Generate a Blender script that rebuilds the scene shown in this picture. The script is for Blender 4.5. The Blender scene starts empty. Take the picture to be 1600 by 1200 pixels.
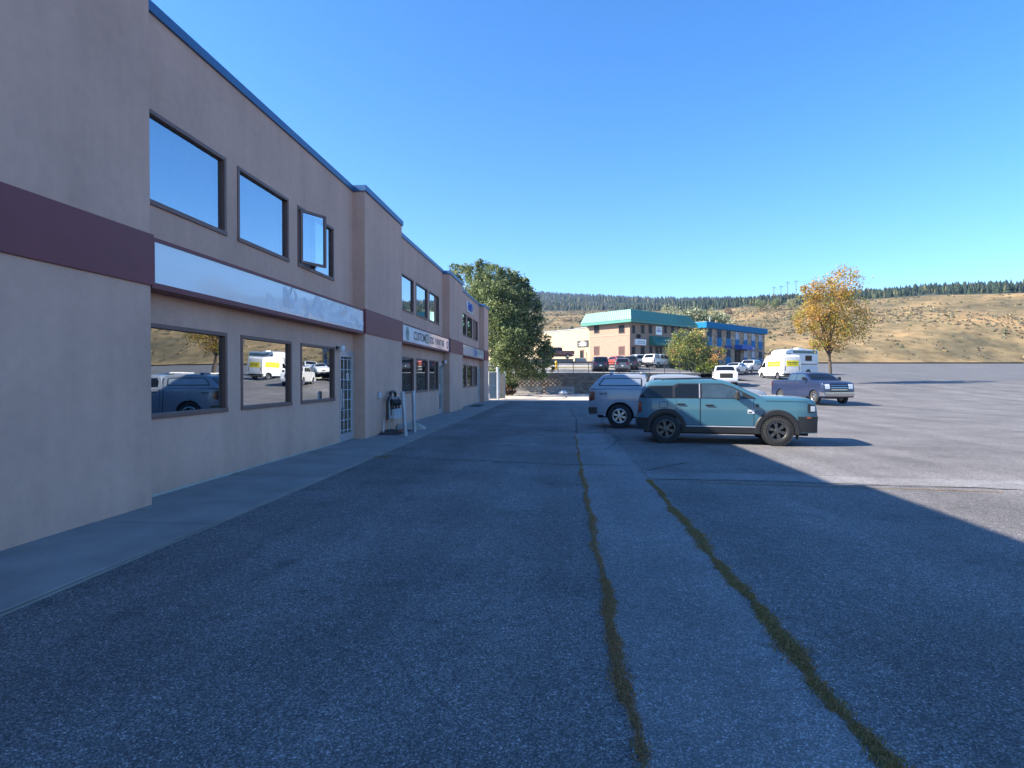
import bpy, math, random
import numpy as np
from mathutils import Matrix, Vector
R = math.radians
rng = np.random.default_rng(7)
random.seed(7)
scene = bpy.context.scene
COL = scene.collection

# ------------------------------------------------------------------ camera
TH = R(5.08)                       # the facade runs along +Y; the camera is turned a little to its left
CAMH, FPX, HORY = 1.7, 900.0, 590.0
cam = bpy.data.objects.new('camera', bpy.data.cameras.new('camera'))
COL.objects.link(cam)
cam.data.sensor_width = 36; cam.data.lens = 36 * FPX / 1600
cam.data.clip_start = 0.1; cam.data.clip_end = 6000
cam.location = (0, 0, CAMH)
cam.rotation_euler = (R(90) - math.atan(10 / FPX), 0, TH)
scene.camera = cam

# ------------------------------------------------------------------ light
SUN_EL = R(33.9)
SUN_DIR = Vector((-1.0, -0.24, 0)).normalized()      # towards the sun, on plan
wd = bpy.data.worlds.new('World'); scene.world = wd; wd.use_nodes = True
nt = wd.node_tree
bg = nt.nodes['Background']
sky = nt.nodes.new('ShaderNodeTexSky'); sky.sky_type = 'NISHITA'
sky.sun_disc = False; sky.sun_elevation = SUN_EL
sky.sun_rotation = math.atan2(SUN_DIR.x, SUN_DIR.y)
sky.altitude = 400; sky.air_density = 1.0; sky.dust_density = 0.1; sky.ozone_density = 4.0
hs = nt.nodes.new('ShaderNodeHueSaturation'); hs.inputs['Saturation'].default_value = 1.27; hs.inputs['Hue'].default_value = 0.505
nt.links.new(sky.outputs[0], hs.inputs['Color']); nt.links.new(hs.outputs[0], bg.inputs[0]); bg.inputs[1].default_value = 0.112
sun = bpy.data.objects.new('sun', bpy.data.lights.new('sun', 'SUN')); COL.objects.link(sun)
sun.data.energy = 5.0; sun.data.angle = R(0.5); sun.data.color = (1.0, 0.91, 0.77)
to_sun = Vector((SUN_DIR.x * math.cos(SUN_EL), SUN_DIR.y * math.cos(SUN_EL), math.sin(SUN_EL)))
sun.rotation_euler = to_sun.to_track_quat('Z', 'Y').to_euler()
sun.location = (-60, -15, 60)
vs = scene.view_settings
vs.view_transform = 'Standard'; vs.look = 'None'; vs.gamma = 1; vs.use_curve_mapping = False
vs.exposure = 1.54
scene.cycles.max_bounces = 8; scene.cycles.transparent_max_bounces = 12
scene.cycles.volume_bounces = 0
scene.cycles.caustics_reflective = False; scene.cycles.caustics_refractive = False

# ------------------------------------------------------------------ coordinates
CS, SN = math.cos(TH), math.sin(TH)
def cw(xc, d, z=0.0):              # metres right of / ahead of where the photographer stands -> world
    return (xc * CS - d * SN, xc * SN + d * CS, z)
def px(p, d): return (p - 800) / FPX * d
def zy(y, d): return CAMH + (HORY - y) / FPX * d

# ------------------------------------------------------------------ materials
MATS = {}
def nodes(name):
    m = bpy.data.materials.new(name); m.use_nodes = True
    t = m.node_tree; p = t.nodes['Principled BSDF']
    return m, t, p
def N(t, kind, **kw):
    n = t.nodes.new('ShaderNode' + kind)
    for k, v in kw.items():
        if hasattr(n, k) and not k[0].isupper(): setattr(n, k, v)
        else: n.inputs[k.replace('_', ' ')].default_value = v
    return n
def mk(name, col, rough=0.6, metal=0.0, var=0.12, scale=4.0, bump=0.0, bscale=60.0, coat=0.0, spec=0.5, stretch=None):
    if name in MATS: return MATS[name]
    m, t, p = nodes(name)
    p.inputs['Roughness'].default_value = rough; p.inputs['Metallic'].default_value = metal
    p.inputs['Coat Weight'].default_value = coat; p.inputs['Coat Roughness'].default_value = 0.04
    p.inputs['Specular IOR Level'].default_value = spec
    tc = N(t, 'TexCoord'); src = tc.outputs['Object']
    if stretch:
        mp = N(t, 'Mapping'); mp.inputs['Scale'].default_value = stretch
        t.links.new(src, mp.inputs[0]); src = mp.outputs[0]
    nz = N(t, 'TexNoise', Scale=scale, Detail=6.0, Roughness=0.6); t.links.new(src, nz.inputs['Vector'])
    mr = N(t, 'MapRange'); mr.inputs[1].default_value = 0.3; mr.inputs[2].default_value = 0.7
    mr.inputs[3].default_value = 1 - var; mr.inputs[4].default_value = 1 + var
    t.links.new(nz.outputs[0], mr.inputs[0])
    mx = N(t, 'Mix', data_type='RGBA', blend_type='MULTIPLY'); mx.inputs[0].default_value = 1
    mx.inputs[6].default_value = (*col, 1); t.links.new(mr.outputs[0], mx.inputs[7])
    t.links.new(mx.outputs[2], p.inputs['Base Color'])
    if bump:
        nb = N(t, 'TexNoise', Scale=bscale, Detail=4.0); t.links.new(tc.outputs['Object'], nb.inputs['Vector'])
        b = N(t, 'Bump', Strength=bump, Distance=0.01); t.links.new(nb.outputs[0], b.inputs['Height'])
        t.links.new(b.outputs[0], p.inputs['Normal'])
    MATS[name] = m
    return m

def asphalt(name, lo, hi, scale, patch=0.25, tint=(1, 1, 1), rough=0.85):
    m, t, p = nodes(name)
    tc = N(t, 'TexCoord')
    v = N(t, 'TexVoronoi', Scale=scale); t.links.new(tc.outputs['Object'], v.inputs['Vector'])
    sep = N(t, 'SeparateColor'); t.links.new(v.outputs['Color'], sep.inputs[0])
    cr = N(t, 'ValToRGB'); e = cr.color_ramp.elements
    e[0].position = 0.0; e[0].color = (*(lo * c for c in tint), 1)
    e[1].position = 1.0; e[1].color = (*(hi * c for c in tint), 1)
    k = cr.color_ramp.elements.new(0.62); k.color = (*((lo * .62 + hi * .38) * c for c in tint), 1)
    t.links.new(sep.outputs[0], cr.inputs[0])
    v2 = N(t, 'TexVoronoi', Scale=scale * 0.8); t.links.new(tc.outputs['Object'], v2.inputs['Vector'])
    s2 = N(t, 'SeparateColor'); t.links.new(v2.outputs['Color'], s2.inputs[0])
    m2 = N(t, 'MapRange'); m2.inputs[1].default_value = 0.84; m2.inputs[2].default_value = 1.0; m2.inputs[3].default_value = .97; m2.inputs[4].default_value = 2.1
    t.links.new(s2.outputs[1], m2.inputs[0])
    # bitumen shows darker between the stones
    dk = N(t, 'MapRange'); dk.inputs[1].default_value = 0.25; dk.inputs[2].default_value = 0.75; dk.inputs[3].default_value = 1.12; dk.inputs[4].default_value = 0.7
    t.links.new(v.outputs['Distance'], dk.inputs[0])
    n1 = N(t, 'TexNoise', Scale=0.45, Detail=7.0, Roughness=0.62); t.links.new(tc.outputs['Object'], n1.inputs['Vector'])
    r1 = N(t, 'MapRange'); r1.inputs[1].default_value = 0.3; r1.inputs[2].default_value = 0.7; r1.inputs[3].default_value = 1 - patch; r1.inputs[4].default_value = 1 + patch
    t.links.new(n1.outputs[0], r1.inputs[0])
    n3 = N(t, 'TexNoise', Scale=11.0, Detail=5.0, Roughness=0.7); t.links.new(tc.outputs['Object'], n3.inputs['Vector'])
    r3 = N(t, 'MapRange'); r3.inputs[1].default_value = 0.3; r3.inputs[2].default_value = 0.7; r3.inputs[3].default_value = .82; r3.inputs[4].default_value = 1.18
    t.links.new(n3.outputs[0], r3.inputs[0])
    # long worn wheel tracks along the lane
    mp = N(t, 'Mapping'); mp.inputs['Scale'].default_value = (1.1, 0.05, 1); t.links.new(tc.outputs['Object'], mp.inputs[0])
    n2 = N(t, 'TexNoise', Scale=1.0, Detail=3.0); t.links.new(mp.outputs[0], n2.inputs['Vector'])
    r2 = N(t, 'MapRange'); r2.inputs[1].default_value = 0.3; r2.inputs[2].default_value = 0.7; r2.inputs[3].default_value = 0.82; r2.inputs[4].default_value = 1.18
    t.links.new(n2.outputs[0], r2.inputs[0])
    n4 = N(t, 'TexNoise', Scale=1.7, Detail=4.0, Roughness=0.55); t.links.new(tc.outputs['Object'], n4.inputs['Vector'])
    r4 = N(t, 'MapRange'); r4.inputs[1].default_value = .62; r4.inputs[2].default_value = .72; r4.inputs[3].default_value = 1.0; r4.inputs[4].default_value = .68
    t.links.new(n4.outputs[0], r4.inputs[0])
    cur = cr.outputs[0]
    for o in (r4.outputs[0], m2.outputs[0], dk.outputs[0], r1.outputs[0], r3.outputs[0], r2.outputs[0]):
        mx = N(t, 'Mix', data_type='RGBA', blend_type='MULTIPLY'); mx.inputs[0].default_value = 1
        t.links.new(cur, mx.inputs[6]); t.links.new(o, mx.inputs[7]); cur = mx.outputs[2]
    t.links.new(cur, p.inputs['Base Color'])
    p.inputs['Roughness'].default_value = rough; p.inputs['Specular IOR Level'].default_value = 0.3
    b = N(t, 'Bump', Strength=0.55, Distance=0.004); b.invert = True
    t.links.new(v.outputs['Distance'], b.inputs['Height']); t.links.new(b.outputs[0], p.inputs['Normal'])
    MATS[name] = m
    return m

def stucco(name, col):
    m, t, p = nodes(name)
    tc = N(t, 'TexCoord')
    cur = None
    base = N(t, 'RGB'); base.outputs[0].default_value = (*col, 1); cur = base.outputs[0]
    for sc, st, lo, hi in ((0.5, (1, 1, 1), .9, 1.1), (1.0, (1.6, 1.6, 0.1), .91, 1.05), (7.0, (1, 1, 1), .95, 1.05)):
        mp = N(t, 'Mapping'); mp.inputs['Scale'].default_value = st; t.links.new(tc.outputs['Object'], mp.inputs[0])
        n = N(t, 'TexNoise', Scale=sc, Detail=6.0, Roughness=0.6); t.links.new(mp.outputs[0], n.inputs['Vector'])
        r = N(t, 'MapRange'); r.inputs[1].default_value = .3; r.inputs[2].default_value = .7; r.inputs[3].default_value = lo; r.inputs[4].default_value = hi
        t.links.new(n.outputs[0], r.inputs[0])
        mx = N(t, 'Mix', data_type='RGBA', blend_type='MULTIPLY'); mx.inputs[0].default_value = 1
        t.links.new(cur, mx.inputs[6]); t.links.new(r.outputs[0], mx.inputs[7]); cur = mx.outputs[2]
    # splashed dirt low on the wall, ragged
    sx = N(t, 'SeparateXYZ'); t.links.new(tc.outputs['Object'], sx.inputs[0])
    nn = N(t, 'TexNoise', Scale=2.5, Detail=5.0); t.links.new(tc.outputs['Object'], nn.inputs['Vector'])
    ad = N(t, 'Math', operation='MULTIPLY_ADD'); ad.inputs[1].default_value = 0.9; t.links.new(nn.outputs[0], ad.inputs[0]); t.links.new(sx.outputs[2], ad.inputs[2])
    dr = N(t, 'MapRange'); dr.inputs[1].default_value = .3; dr.inputs[2].default_value = .85; dr.inputs[3].default_value = .3; dr.inputs[4].default_value = 0
    t.links.new(ad.outputs[0], dr.inputs[0])
    mx = N(t, 'Mix', data_type='RGBA'); mx.inputs[7].default_value = (.36, .25, .19, 1)
    t.links.new(dr.outputs[0], mx.inputs[0]); t.links.new(cur, mx.inputs[6])
    t.links.new(mx.outputs[2], p.inputs['Base Color'])
    p.inputs['Roughness'].default_value = 0.9; p.inputs['Specular IOR Level'].default_value = 0.25
    nb = N(t, 'TexNoise', Scale=120.0, Detail=5.0); t.links.new(tc.outputs['Object'], nb.inputs['Vector'])
    b = N(t, 'Bump', Strength=0.35, Distance=0.006); t.links.new(nb.outputs[0], b.inputs['Height']); t.links.new(b.outputs[0], p.inputs['Normal'])
    MATS[name] = m
    return m

def window_glass(name, base, amt, tint=(0.9, 0.95, 1.0), see=0.6, wav=0.0):
    """coated glazing: a mirror-like film over tinted see-through glass"""
    m = bpy.data.materials.new(name); m.use_nodes = True; t = m.node_tree; t.nodes.clear()
    out = N(t, 'OutputMaterial')
    tr = N(t, 'BsdfTransparent'); tr.inputs[0].default_value = (see * tint[0], see * tint[1], see * tint[2], 1)
    gl = N(t, 'BsdfGlossy'); gl.inputs['Color'].default_value = (*tint, 1); gl.inputs['Roughness'].default_value = 0.01
    lw = N(t, 'Fresnel', IOR=1.5)
    mr = N(t, 'MapRange'); mr.inputs[1].default_value = 0.04; mr.inputs[2].default_value = 0.5; mr.inputs[3].default_value = base; mr.inputs[4].default_value = amt
    t.links.new(lw.outputs[0], mr.inputs[0])
    if wav:
        tc = N(t, 'TexCoord'); nz = N(t, 'TexNoise', Scale=1.3, Detail=1.0); t.links.new(tc.outputs['Object'], nz.inputs['Vector'])
        b = N(t, 'Bump', Strength=wav, Distance=0.02); t.links.new(nz.outputs[0], b.inputs['Height']); t.links.new(b.outputs[0], gl.inputs['Normal'])
    mx = N(t, 'MixShader'); t.links.new(mr.outputs[0], mx.inputs[0]); t.links.new(tr.outputs[0], mx.inputs[1]); t.links.new(gl.outputs[0], mx.inputs[2])
    t.links.new(mx.outputs[0], out.inputs[0])
    MATS[name] = m
    return m

def leaf(name, col, trans=0.35):
    m = bpy.data.materials.new(name); m.use_nodes = True; t = m.node_tree; t.nodes.clear()
    out = N(t, 'OutputMaterial')
    gi = N(t, 'NewGeometry')
    mr = N(t, 'MapRange'); mr.inputs[3].default_value = .7; mr.inputs[4].default_value = 1.35
    t.links.new(gi.outputs['Random Per Island'], mr.inputs[0])
    mx = N(t, 'Mix', data_type='RGBA', blend_type='MULTIPLY'); mx.inputs[0].default_value = 1; mx.inputs[6].default_value = (*col, 1)
    t.links.new(mr.outputs[0], mx.inputs[7])
    d = N(t, 'BsdfPrincipled'); d.inputs['Roughness'].default_value = .5; d.inputs['Specular IOR Level'].default_value = .35
    tl = N(t, 'BsdfTranslucent')
    t.links.new(mx.outputs[2], d.inputs['Base Color']); t.links.new(mx.outputs[2], tl.inputs[0])
    ms = N(t, 'MixShader'); ms.inputs[0].default_value = trans
    t.links.new(d.outputs[0], ms.inputs[1]); t.links.new(tl.outputs[0], ms.inputs[2]); t.links.new(ms.outputs[0], out.inputs[0])
    MATS[name] = m
    return m

M_ASPH = asphalt('asphalt', 0.075, 0.29, 118, 0.28, (1.06, 1.0, .98))
M_TRENCH = asphalt('asphalt_patch', 0.125, 0.33, 140, 0.26, (1.04, 1.0, .99))
M_STREET = asphalt('street_asphalt', 0.10, 0.2, 60, 0.15, (1, 1, 1.02))
M_CONC = mk('sidewalk_concrete', (.25, .24, .23), .85, var=.2, scale=1.4, bump=.3, bscale=70)
M_CONCL = mk('pale_concrete', (.42, .40, .36), .85, var=.14, scale=2, bump=.2)
M_DUST = mk('dusty_paving', (.50, .42, .34), .9, var=.18, scale=1.1, bump=.4, bscale=40)
M_CRACK = mk('crack_tar', (.018, .017, .016), .9, var=.3, scale=20)
M_STUC = stucco('tan_stucco', (.64, .40, .31))
M_BLUE = mk('blue_flashing', (.038, .125, .27), .4, var=.08, scale=2)
M_MAROON = mk('maroon_metal', (.19, .04, .045), .5, var=.1, scale=2)
M_FRAME = mk('brown_window_frame', (.19, .105, .085), .5, var=.1)
M_FRAMEL = mk('pale_aluminium', (.5, .5, .52), .35, .4, var=.06)
M_SIGNW = mk('sign_white', (.84, .85, .86), .2, var=.03, scale=2, coat=.7)
M_SIGNP = mk('sign_pinkish', (.84, .77, .74), .25, var=.03, scale=2, coat=.6)
M_GLASS = window_glass('coated_glass', .46, .92, see=.55, wav=.07)
M_GLASSD = window_glass('dark_coated_glass', .30, .82, (.8, .88, .92), .35, .05)
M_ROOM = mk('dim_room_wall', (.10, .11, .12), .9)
M_CURT = mk('curtain_cloth', (.45, .5, .56), .9, var=.08, scale=8, stretch=(1, 12, .3))
M_BOARD = mk('stored_board', (.14, .24, .36), .8, var=.12, scale=2)
M_BLACK = mk('black_plastic', (.018, .018, .02), .45, var=.1, scale=10)
M_RUBBER = mk('tyre_rubber', (.022, .022, .023), .85, var=.25, scale=14, bump=.3, bscale=80)
M_DARK = mk('dark_underside', (.01, .01, .011), .9)
M_STEEL = mk('galvanised_steel', (.38, .42, .47), .45, .6, var=.15, scale=6)
M_GREY = mk('meter_grey', (.46, .49, .53), .5, var=.08)
M_CHROME = mk('chrome', (.6, .6, .62), .18, 1.0, var=.03)
M_RIM = mk('alloy_rim', (.5, .5, .52), .28, .9, var=.05)
M_RIMD = mk('dark_alloy_rim', (.11, .105, .105), .35, .8, var=.08)
M_CARGL = mk('tinted_car_glass', (.008, .010, .012), .03, var=.02, spec=.45)
M_CARGL2 = mk('clear_car_glass', (.04, .065, .085), .03, var=.3, scale=2.5, spec=.7)
M_RED = mk('red_lens', (.14, .008, .010), .15, var=.1, coat=.4)
M_LAMP = mk('clear_lens', (.62, .64, .66), .12, var=.05, coat=.6)
M_AMBER = mk('amber_lens', (.5, .12, .02), .2, coat=.4)
M_PLATE = mk('plate_white', (.6, .62, .66), .4, var=.05)
M_WHITEM = mk('white_painted_metal', (.72, .72, .7), .5, var=.08)

def paint(name, col, metal=.0, rough=.28): return mk(name, col, rough, metal, var=.03, scale=1.5, coat=.6)
P_TEAL = paint('teal_blue_paint', (.042, .128, .18), .0, .36)
P_SILV = paint('silver_paint', (.27, .30, .35), .12, .32)
P_WHITE = paint('white_paint', (.74, .74, .74))
P_NAVY = paint('navy_paint', (.012, .02, .045), .2)
P_DKBLU = paint('dark_blue_paint', (.018, .032, .085), .2)
P_GREYM = paint('grey_metallic_paint', (.11, .12, .14), .4)
P_CHAR = paint('charcoal_paint', (.03, .035, .045), .3)
P_REDP = paint('red_paint', (.30, .05, .04))
P_DKRED = paint('dark_red_paint', (.07, .018, .02), .2)

# ------------------------------------------------------------------ objects
def tag(o, label=None, cat=None, group=None, kind=None):
    if label: o['label'] = label
    if cat: o['category'] = cat
    if group: o['group'] = group
    if kind: o['kind'] = kind
    return o
def thing(name, label, cat, loc=(0, 0, 0), rz=0.0, group=None):
    o = bpy.data.objects.new(name, None); COL.objects.link(o)
    o.empty_display_size = .3; o.location = loc; o.rotation_euler = (0, 0, rz)
    return tag(o, label, cat, group)
def pinv(par):
    return (Matrix.Translation(par.location) @ Matrix.Rotation(par.rotation_euler[2], 4, 'Z')).inverted()
def link(name, me, parent=None, world=False):
    o = bpy.data.objects.new(name, me); COL.objects.link(o)
    if parent is not None:
        o.parent = parent
        if world: o.matrix_parent_inverse = pinv(parent)
    return o
class MB:
    def __init__(s, *mats): s.v = []; s.f = []; s.m = []; s.mats = list(mats); s.cur = 0; s.smooth = False
    def mat(s, m):
        if m not in s.mats: s.mats.append(m)
        s.cur = s.mats.index(m); return s
    def add(s, vs, fs):
        b = len(s.v); s.v += [tuple(map(float, p)) for p in vs]
        s.f += [tuple(b + i for i in f) for f in fs]; s.m += [s.cur] * len(fs); return s
    def quad(s, a, b, c, d): return s.add([a, b, c, d], [(0, 1, 2, 3)])
    def box(s, x0, x1, y0, y1, z0, z1):
        x0, x1 = min(x0, x1), max(x0, x1); y0, y1 = min(y0, y1), max(y0, y1); z0, z1 = min(z0, z1), max(z0, z1)
        return s.add([(x0, y0, z0), (x1, y0, z0), (x1, y1, z0), (x0, y1, z0), (x0, y0, z1), (x1, y0, z1), (x1, y1, z1), (x0, y1, z1)],
                     [(0, 3, 2, 1), (4, 5, 6, 7), (0, 1, 5, 4), (1, 2, 6, 5), (2, 3, 7, 6), (3, 0, 4, 7)])
    def obox(s, o, u, v, w, a, b, c):       # box from corner o along unit vectors u, v, w
        o, u, v, w = Vector(o), Vector(u) * a, Vector(v) * b, Vector(w) * c
        p = [o, o + u, o + u + v, o + v, o + w, o + u + w, o + u + v + w, o + v + w]
        return s.add(p, [(0, 3, 2, 1), (4, 5, 6, 7), (0, 1, 5, 4), (1, 2, 6, 5), (2, 3, 7, 6), (3, 0, 4, 7)])
    def tube(s, pts, r, n=8, cap=True):
        pts = [Vector(p) for p in pts]; rs = r if isinstance(r, (list, tuple)) else [r] * len(pts)
        b = len(s.v); prev = None
        for i, p in enumerate(pts):
            t = (pts[min(i + 1, len(pts) - 1)] - pts[max(i - 1, 0)])
            t = t.normalized() if t.length > 1e-9 else Vector((0, 0, 1))
            ref = prev if prev is not None else (Vector((0, 0, 1)) if abs(t.z) < .9 else Vector((1, 0, 0)))
            a = (ref - t * ref.dot(t)); a = a.normalized() if a.length > 1e-6 else t.orthogonal().normalized()
            prev = a; c = t.cross(a)
            for k in range(n):
                q = p + (a * math.cos(2 * math.pi * k / n) + c * math.sin(2 * math.pi * k / n)) * rs[i]
                s.v.append(tuple(q))
        for i in range(len(pts) - 1):
            for k in range(n):
                k2 = (k + 1) % n
                s.f.append((b + i * n + k, b + i * n + k2, b + (i + 1) * n + k2, b + (i + 1) * n + k)); s.m.append(s.cur)
        if cap:
            s.f.append(tuple(b + k for k in reversed(range(n)))); s.m.append(s.cur)
            s.f.append(tuple(b + (len(pts) - 1) * n + k for k in range(n))); s.m.append(s.cur)
        return s
    def lathe(s, prof, c, axis='Y', n=24):   # prof: (radius, offset along the axis)
        b = len(s.v)
        for (r, h) in prof:
            for k in range(n):
                a = 2 * math.pi * k / n; p, q = r * math.cos(a), r * math.sin(a)
                s.v.append((c[0] + p, c[1] + h, c[2] + q) if axis == 'Y' else (c[0] + p, c[1] + q, c[2] + h) if axis == 'Z' else (c[0] + h, c[1] + p, c[2] + q))
        for i in range(len(prof) - 1):
            for k in range(n):
                k2 = (k + 1) % n
                s.f.append((b + i * n + k, b + (i + 1) * n + k, b + (i + 1) * n + k2, b + i * n + k2)); s.m.append(s.cur)
        return s
    def grid(s, P):                          # P: rows of points
        nr, nc = len(P), len(P[0]); b = len(s.v)
        for r in P: s.v += [tuple(map(float, p)) for p in r]
        for i in range(nr - 1):
            for j in range(nc - 1):
                s.f.append((b + i * nc + j, b + i * nc + j + 1, b + (i + 1) * nc + j + 1, b + (i + 1) * nc + j)); s.m.append(s.cur)
        return s
    def mesh(s, name):
        me = bpy.data.meshes.new(name); me.from_pydata(s.v, [], s.f)
        for m in s.mats: me.materials.append(m)
        if len(s.mats) > 1: me.polygons.foreach_set('material_index', s.m)
        if s.smooth:
            me.polygons.foreach_set('use_smooth', [True] * len(s.f))
            me.set_sharp_from_angle(angle=R(38))
        me.update(); return me
    def build(s, name, parent=None, world=True, bevel=0.0):
        o = link(name, s.mesh(name), parent, world)
        if bevel:
            b = o.modifiers.new('bevel', 'BEVEL'); b.width = bevel; b.segments = 2; b.limit_method = 'ANGLE'
        return o
def npmesh(name, V, F, mats, mi=None):
    me = bpy.data.meshes.new(name)
    nv, nf, k = len(V), len(F), F.shape[1]
    me.vertices.add(nv); me.vertices.foreach_set('co', np.asarray(V, np.float32).ravel())
    me.loops.add(nf * k); me.loops.foreach_set('vertex_index', np.asarray(F, np.int32).ravel())
    me.polygons.add(nf); me.polygons.foreach_set('loop_start', np.arange(0, nf * k, k, dtype=np.int32))
    for m in mats: me.materials.append(m)
    if mi is not None: me.polygons.foreach_set('material_index', np.asarray(mi, np.int32))
    me.update(calc_edges=True); me.validate(); return me
def text(name, body, size, loc, rot, mat, parent=None, extrude=.003, sx=1.0, align='CENTER'):
    c = bpy.data.curves.new(name, 'FONT'); c.body = body; c.size = size; c.extrude = extrude
    c.align_x = align; c.align_y = 'CENTER'; c.offset = size * .015; c.materials.append(mat)
    tmp = bpy.data.objects.new(name, c); COL.objects.link(tmp)
    dg = bpy.context.evaluated_depsgraph_get(); dg.update()
    me = bpy.data.meshes.new_from_object(tmp.evaluated_get(dg)); me.name = name
    bpy.data.objects.remove(tmp); bpy.data.curves.remove(c)
    o = bpy.data.objects.new(name, me); COL.objects.link(o); tag(o, kind='stuff')
    o.location = loc; o.rotation_euler = rot; o.scale = (sx, 1, 1)
    if parent is not None: o.parent = parent; o.matrix_parent_inverse = pinv(parent)
    return o

# ================================================================== GROUND
def sm(t): t = max(0., min(1., t)); return t * t * (3 - 2 * t)
def zleft(d): return float(np.interp(d, [61, 66, 78, 95, 112, 130], [2.17, 2.36, 3.1, 4.2, 5.0, 5.6]))
def zright(d): return float(np.interp(d, [36, 44, 52, 64, 75, 95, 110, 130], [0, .35, .85, 1.5, 2.05, 3.1, 4.0, 5.2]))
def zlot(xc, d): return zright(d) * sm((xc - 13) / 8.0) if d > 36 else 0.0
def zterr(xc, d):
    w = sm((xc - 20) / 6.0)
    return zleft(d) * (1 - w) + zright(d) * w
WALL_D = 61.0
def sheet(name, xs, ds, zf, mat, dz=0.0):
    mb = MB(mat); mb.grid([[cw(x, d, zf(x, d) + dz) for x in xs] for d in ds]); mb.smooth = True
    o = mb.build(name); tag(o, kind='structure'); return o
sheet('parking_lot', [-60, -30, -10, 0, 8, 12, 13, 14, 15, 16, 17, 18, 19, 20, 21, 23, 26, 30, 40, 60, 90, 260],
      [-40, -10, 10, 30, 36, 38, 40, 42, 44, 48, 52, 56, 61.1], zlot, M_ASPH)
sheet('street_terrace', [-70, -40, -20, 0, 10, 17, 19.9, 20, 21, 22, 23, 24, 25, 26, 30, 40, 60, 90, 260],
      [61.1, 64, 66, 70, 75, 78, 85, 95, 103, 112, 120, 130], zterr, M_STREET)
def strip_sheet(name, d0, d1, x0, x1, mat, dz, zf=zterr, n=14):
    return sheet(name, list(np.linspace(x0, x1, n)), [d0, (d0 + d1) / 2, d1], zf, mat, dz)
strip_sheet('street_sidewalk', 61.5, 63.6, -30, 19.5, M_CONCL, .02)
strip_sheet('far_sidewalk', 71.5, 74.0, -30, 14, M_CONCL, .02)
strip_sheet('driveway', 79.5, 84.5, -30, 19, M_CONCL, .015)
strip_sheet('dry_verge', 74.2, 79.3, -30, 13, mk('dry_verge_grass', (.23, .19, .10), .95, var=.3, scale=1.5, bump=.5), .012)
# bare sunlit ground beyond the end of the shaded lane
strip_sheet('dusty_apron', 42.2, 60.8, -9, 9.5, M_DUST, .004, zlot)

# sidewalk along the shopfronts
sw = MB(M_CONC)
edges = [2, 6.2, 9.4, 12.6, 15.3, 18.5, 22, 27, 33, 41.4]
XE = -3.98
prev = -30.0
slabs = []
for y in [-24, -18, -12, -6] + edges:
    slabs.append((prev, y)); prev = y
walk = MB(M_CONC); walk.box(-5.9, XE, -30, 41.5, -.2, .018)
sidewalk = walk.build('sidewalk'); tag(sidewalk, kind='structure')
for i, (a, b) in enumerate(slabs):
    q = MB(M_CONC); j = random.uniform(-.006, .006)
    q.box(-5.69, XE - .006, a + .014, b - .014, .02, .042 + j)
    q.build('paving_slab', sidewalk, bevel=.006)

# ================================================================== THE LONG SHOP BUILDING
S = 1.0625
XW, XP = -5.705, -5.365            # recessed wall face and pilaster face
PIL = [(3.4, 7.09), (15.27, 18.86), (27.02, 30.55), (39.0, 41.15)]
PTOP = [6.98, 6.92, 6.78, 6.72]
BAYS = [(-8.5, 3.4), (7.09, 15.27), (18.86, 27.02), (30.55, 39.0)]
BTOP = [6.95, 6.90, 6.82, 6.74]
UPZ, LOZ = (4.13, 5.40), (1.15, 2.44)
B = thing('commercial_building', 'long two storey tan stucco shop building with blue parapet flashing along the lane', 'building', (XW, 15, 0))
UPW = [[(-6.9, -5.05), (-4.65, -2.8), (-.3, 1.6)], [(7.46, 9.32), (9.70, 11.55), (12.0, 13.92)],
       [(19.75, 21.62), (22.0, 23.9), (24.22, 26.12)], [(31.7, 33.6), (33.95, 35.85), (36.25, 38.15)]]
LOW = [[(-6.9, -5.05), (-4.65, -2.8), (-.3, 1.6)], [(7.46, 9.32), (9.78, 11.66), (12.12, 13.95)],
       [(19.75, 21.62), (22.0, 23.9), (24.22, 26.0)], [(31.7, 33.6), (33.95, 35.85), (36.1, 37.9)]]
DOOR = [None, (14.28, 15.25), (26.05, 27.0), (38.0, 38.97)]
DZ = (.06, 2.40)
def wall_face(mb, x, y0, y1, z0, z1, ops, depth=.12):
    ys = sorted({y0, y1, *[v for o in ops for v in o[:2]]}); zs = sorted({z0, z1, *[v for o in ops for v in o[2:]]})
    for i in range(len(ys) - 1):
        for k in range(len(zs) - 1):
            ym, zm = (ys[i] + ys[i + 1]) / 2, (zs[k] + zs[k + 1]) / 2
            if any(o[0] < ym < o[1] and o[2] < zm < o[3] for o in ops): continue
            mb.quad((x, ys[i], zs[k]), (x, ys[i + 1], zs[k]), (x, ys[i + 1], zs[k + 1]), (x, ys[i], zs[k + 1]))
    for a, b, c, d in ops:
        X = x - depth
        mb.quad((x, a, c), (x, a, d), (X, a, d), (X, a, c)); mb.quad((x, b, d), (x, b, c), (X, b, c), (X, b, d))
        mb.quad((x, a, d), (x, b, d), (X, b, d), (X, a, d)); mb.quad((x, b, c), (x, a, c), (X, a, c), (X, b, c))
for i, (a, b) in enumerate(BAYS):
    ops = [(*w, *UPZ) for w in UPW[i]] + [(*w, *LOZ) for w in LOW[i]]
    if DOOR[i]: ops.append((DOOR[i][0], DOOR[i][1], .03, DZ[1]))
    mb = MB(M_STUC); wall_face(mb, XW, a, b, -.1, BTOP[i] - .15, ops); mb.build('wall', B)
    fl = MB(M_BLUE)
    fl.box(XW - .34, XW + .045, a + (.05 if i else 0), b - .05, BTOP[i] - .152, BTOP[i]); fl.build('flashing', B, bevel=.008)
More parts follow.
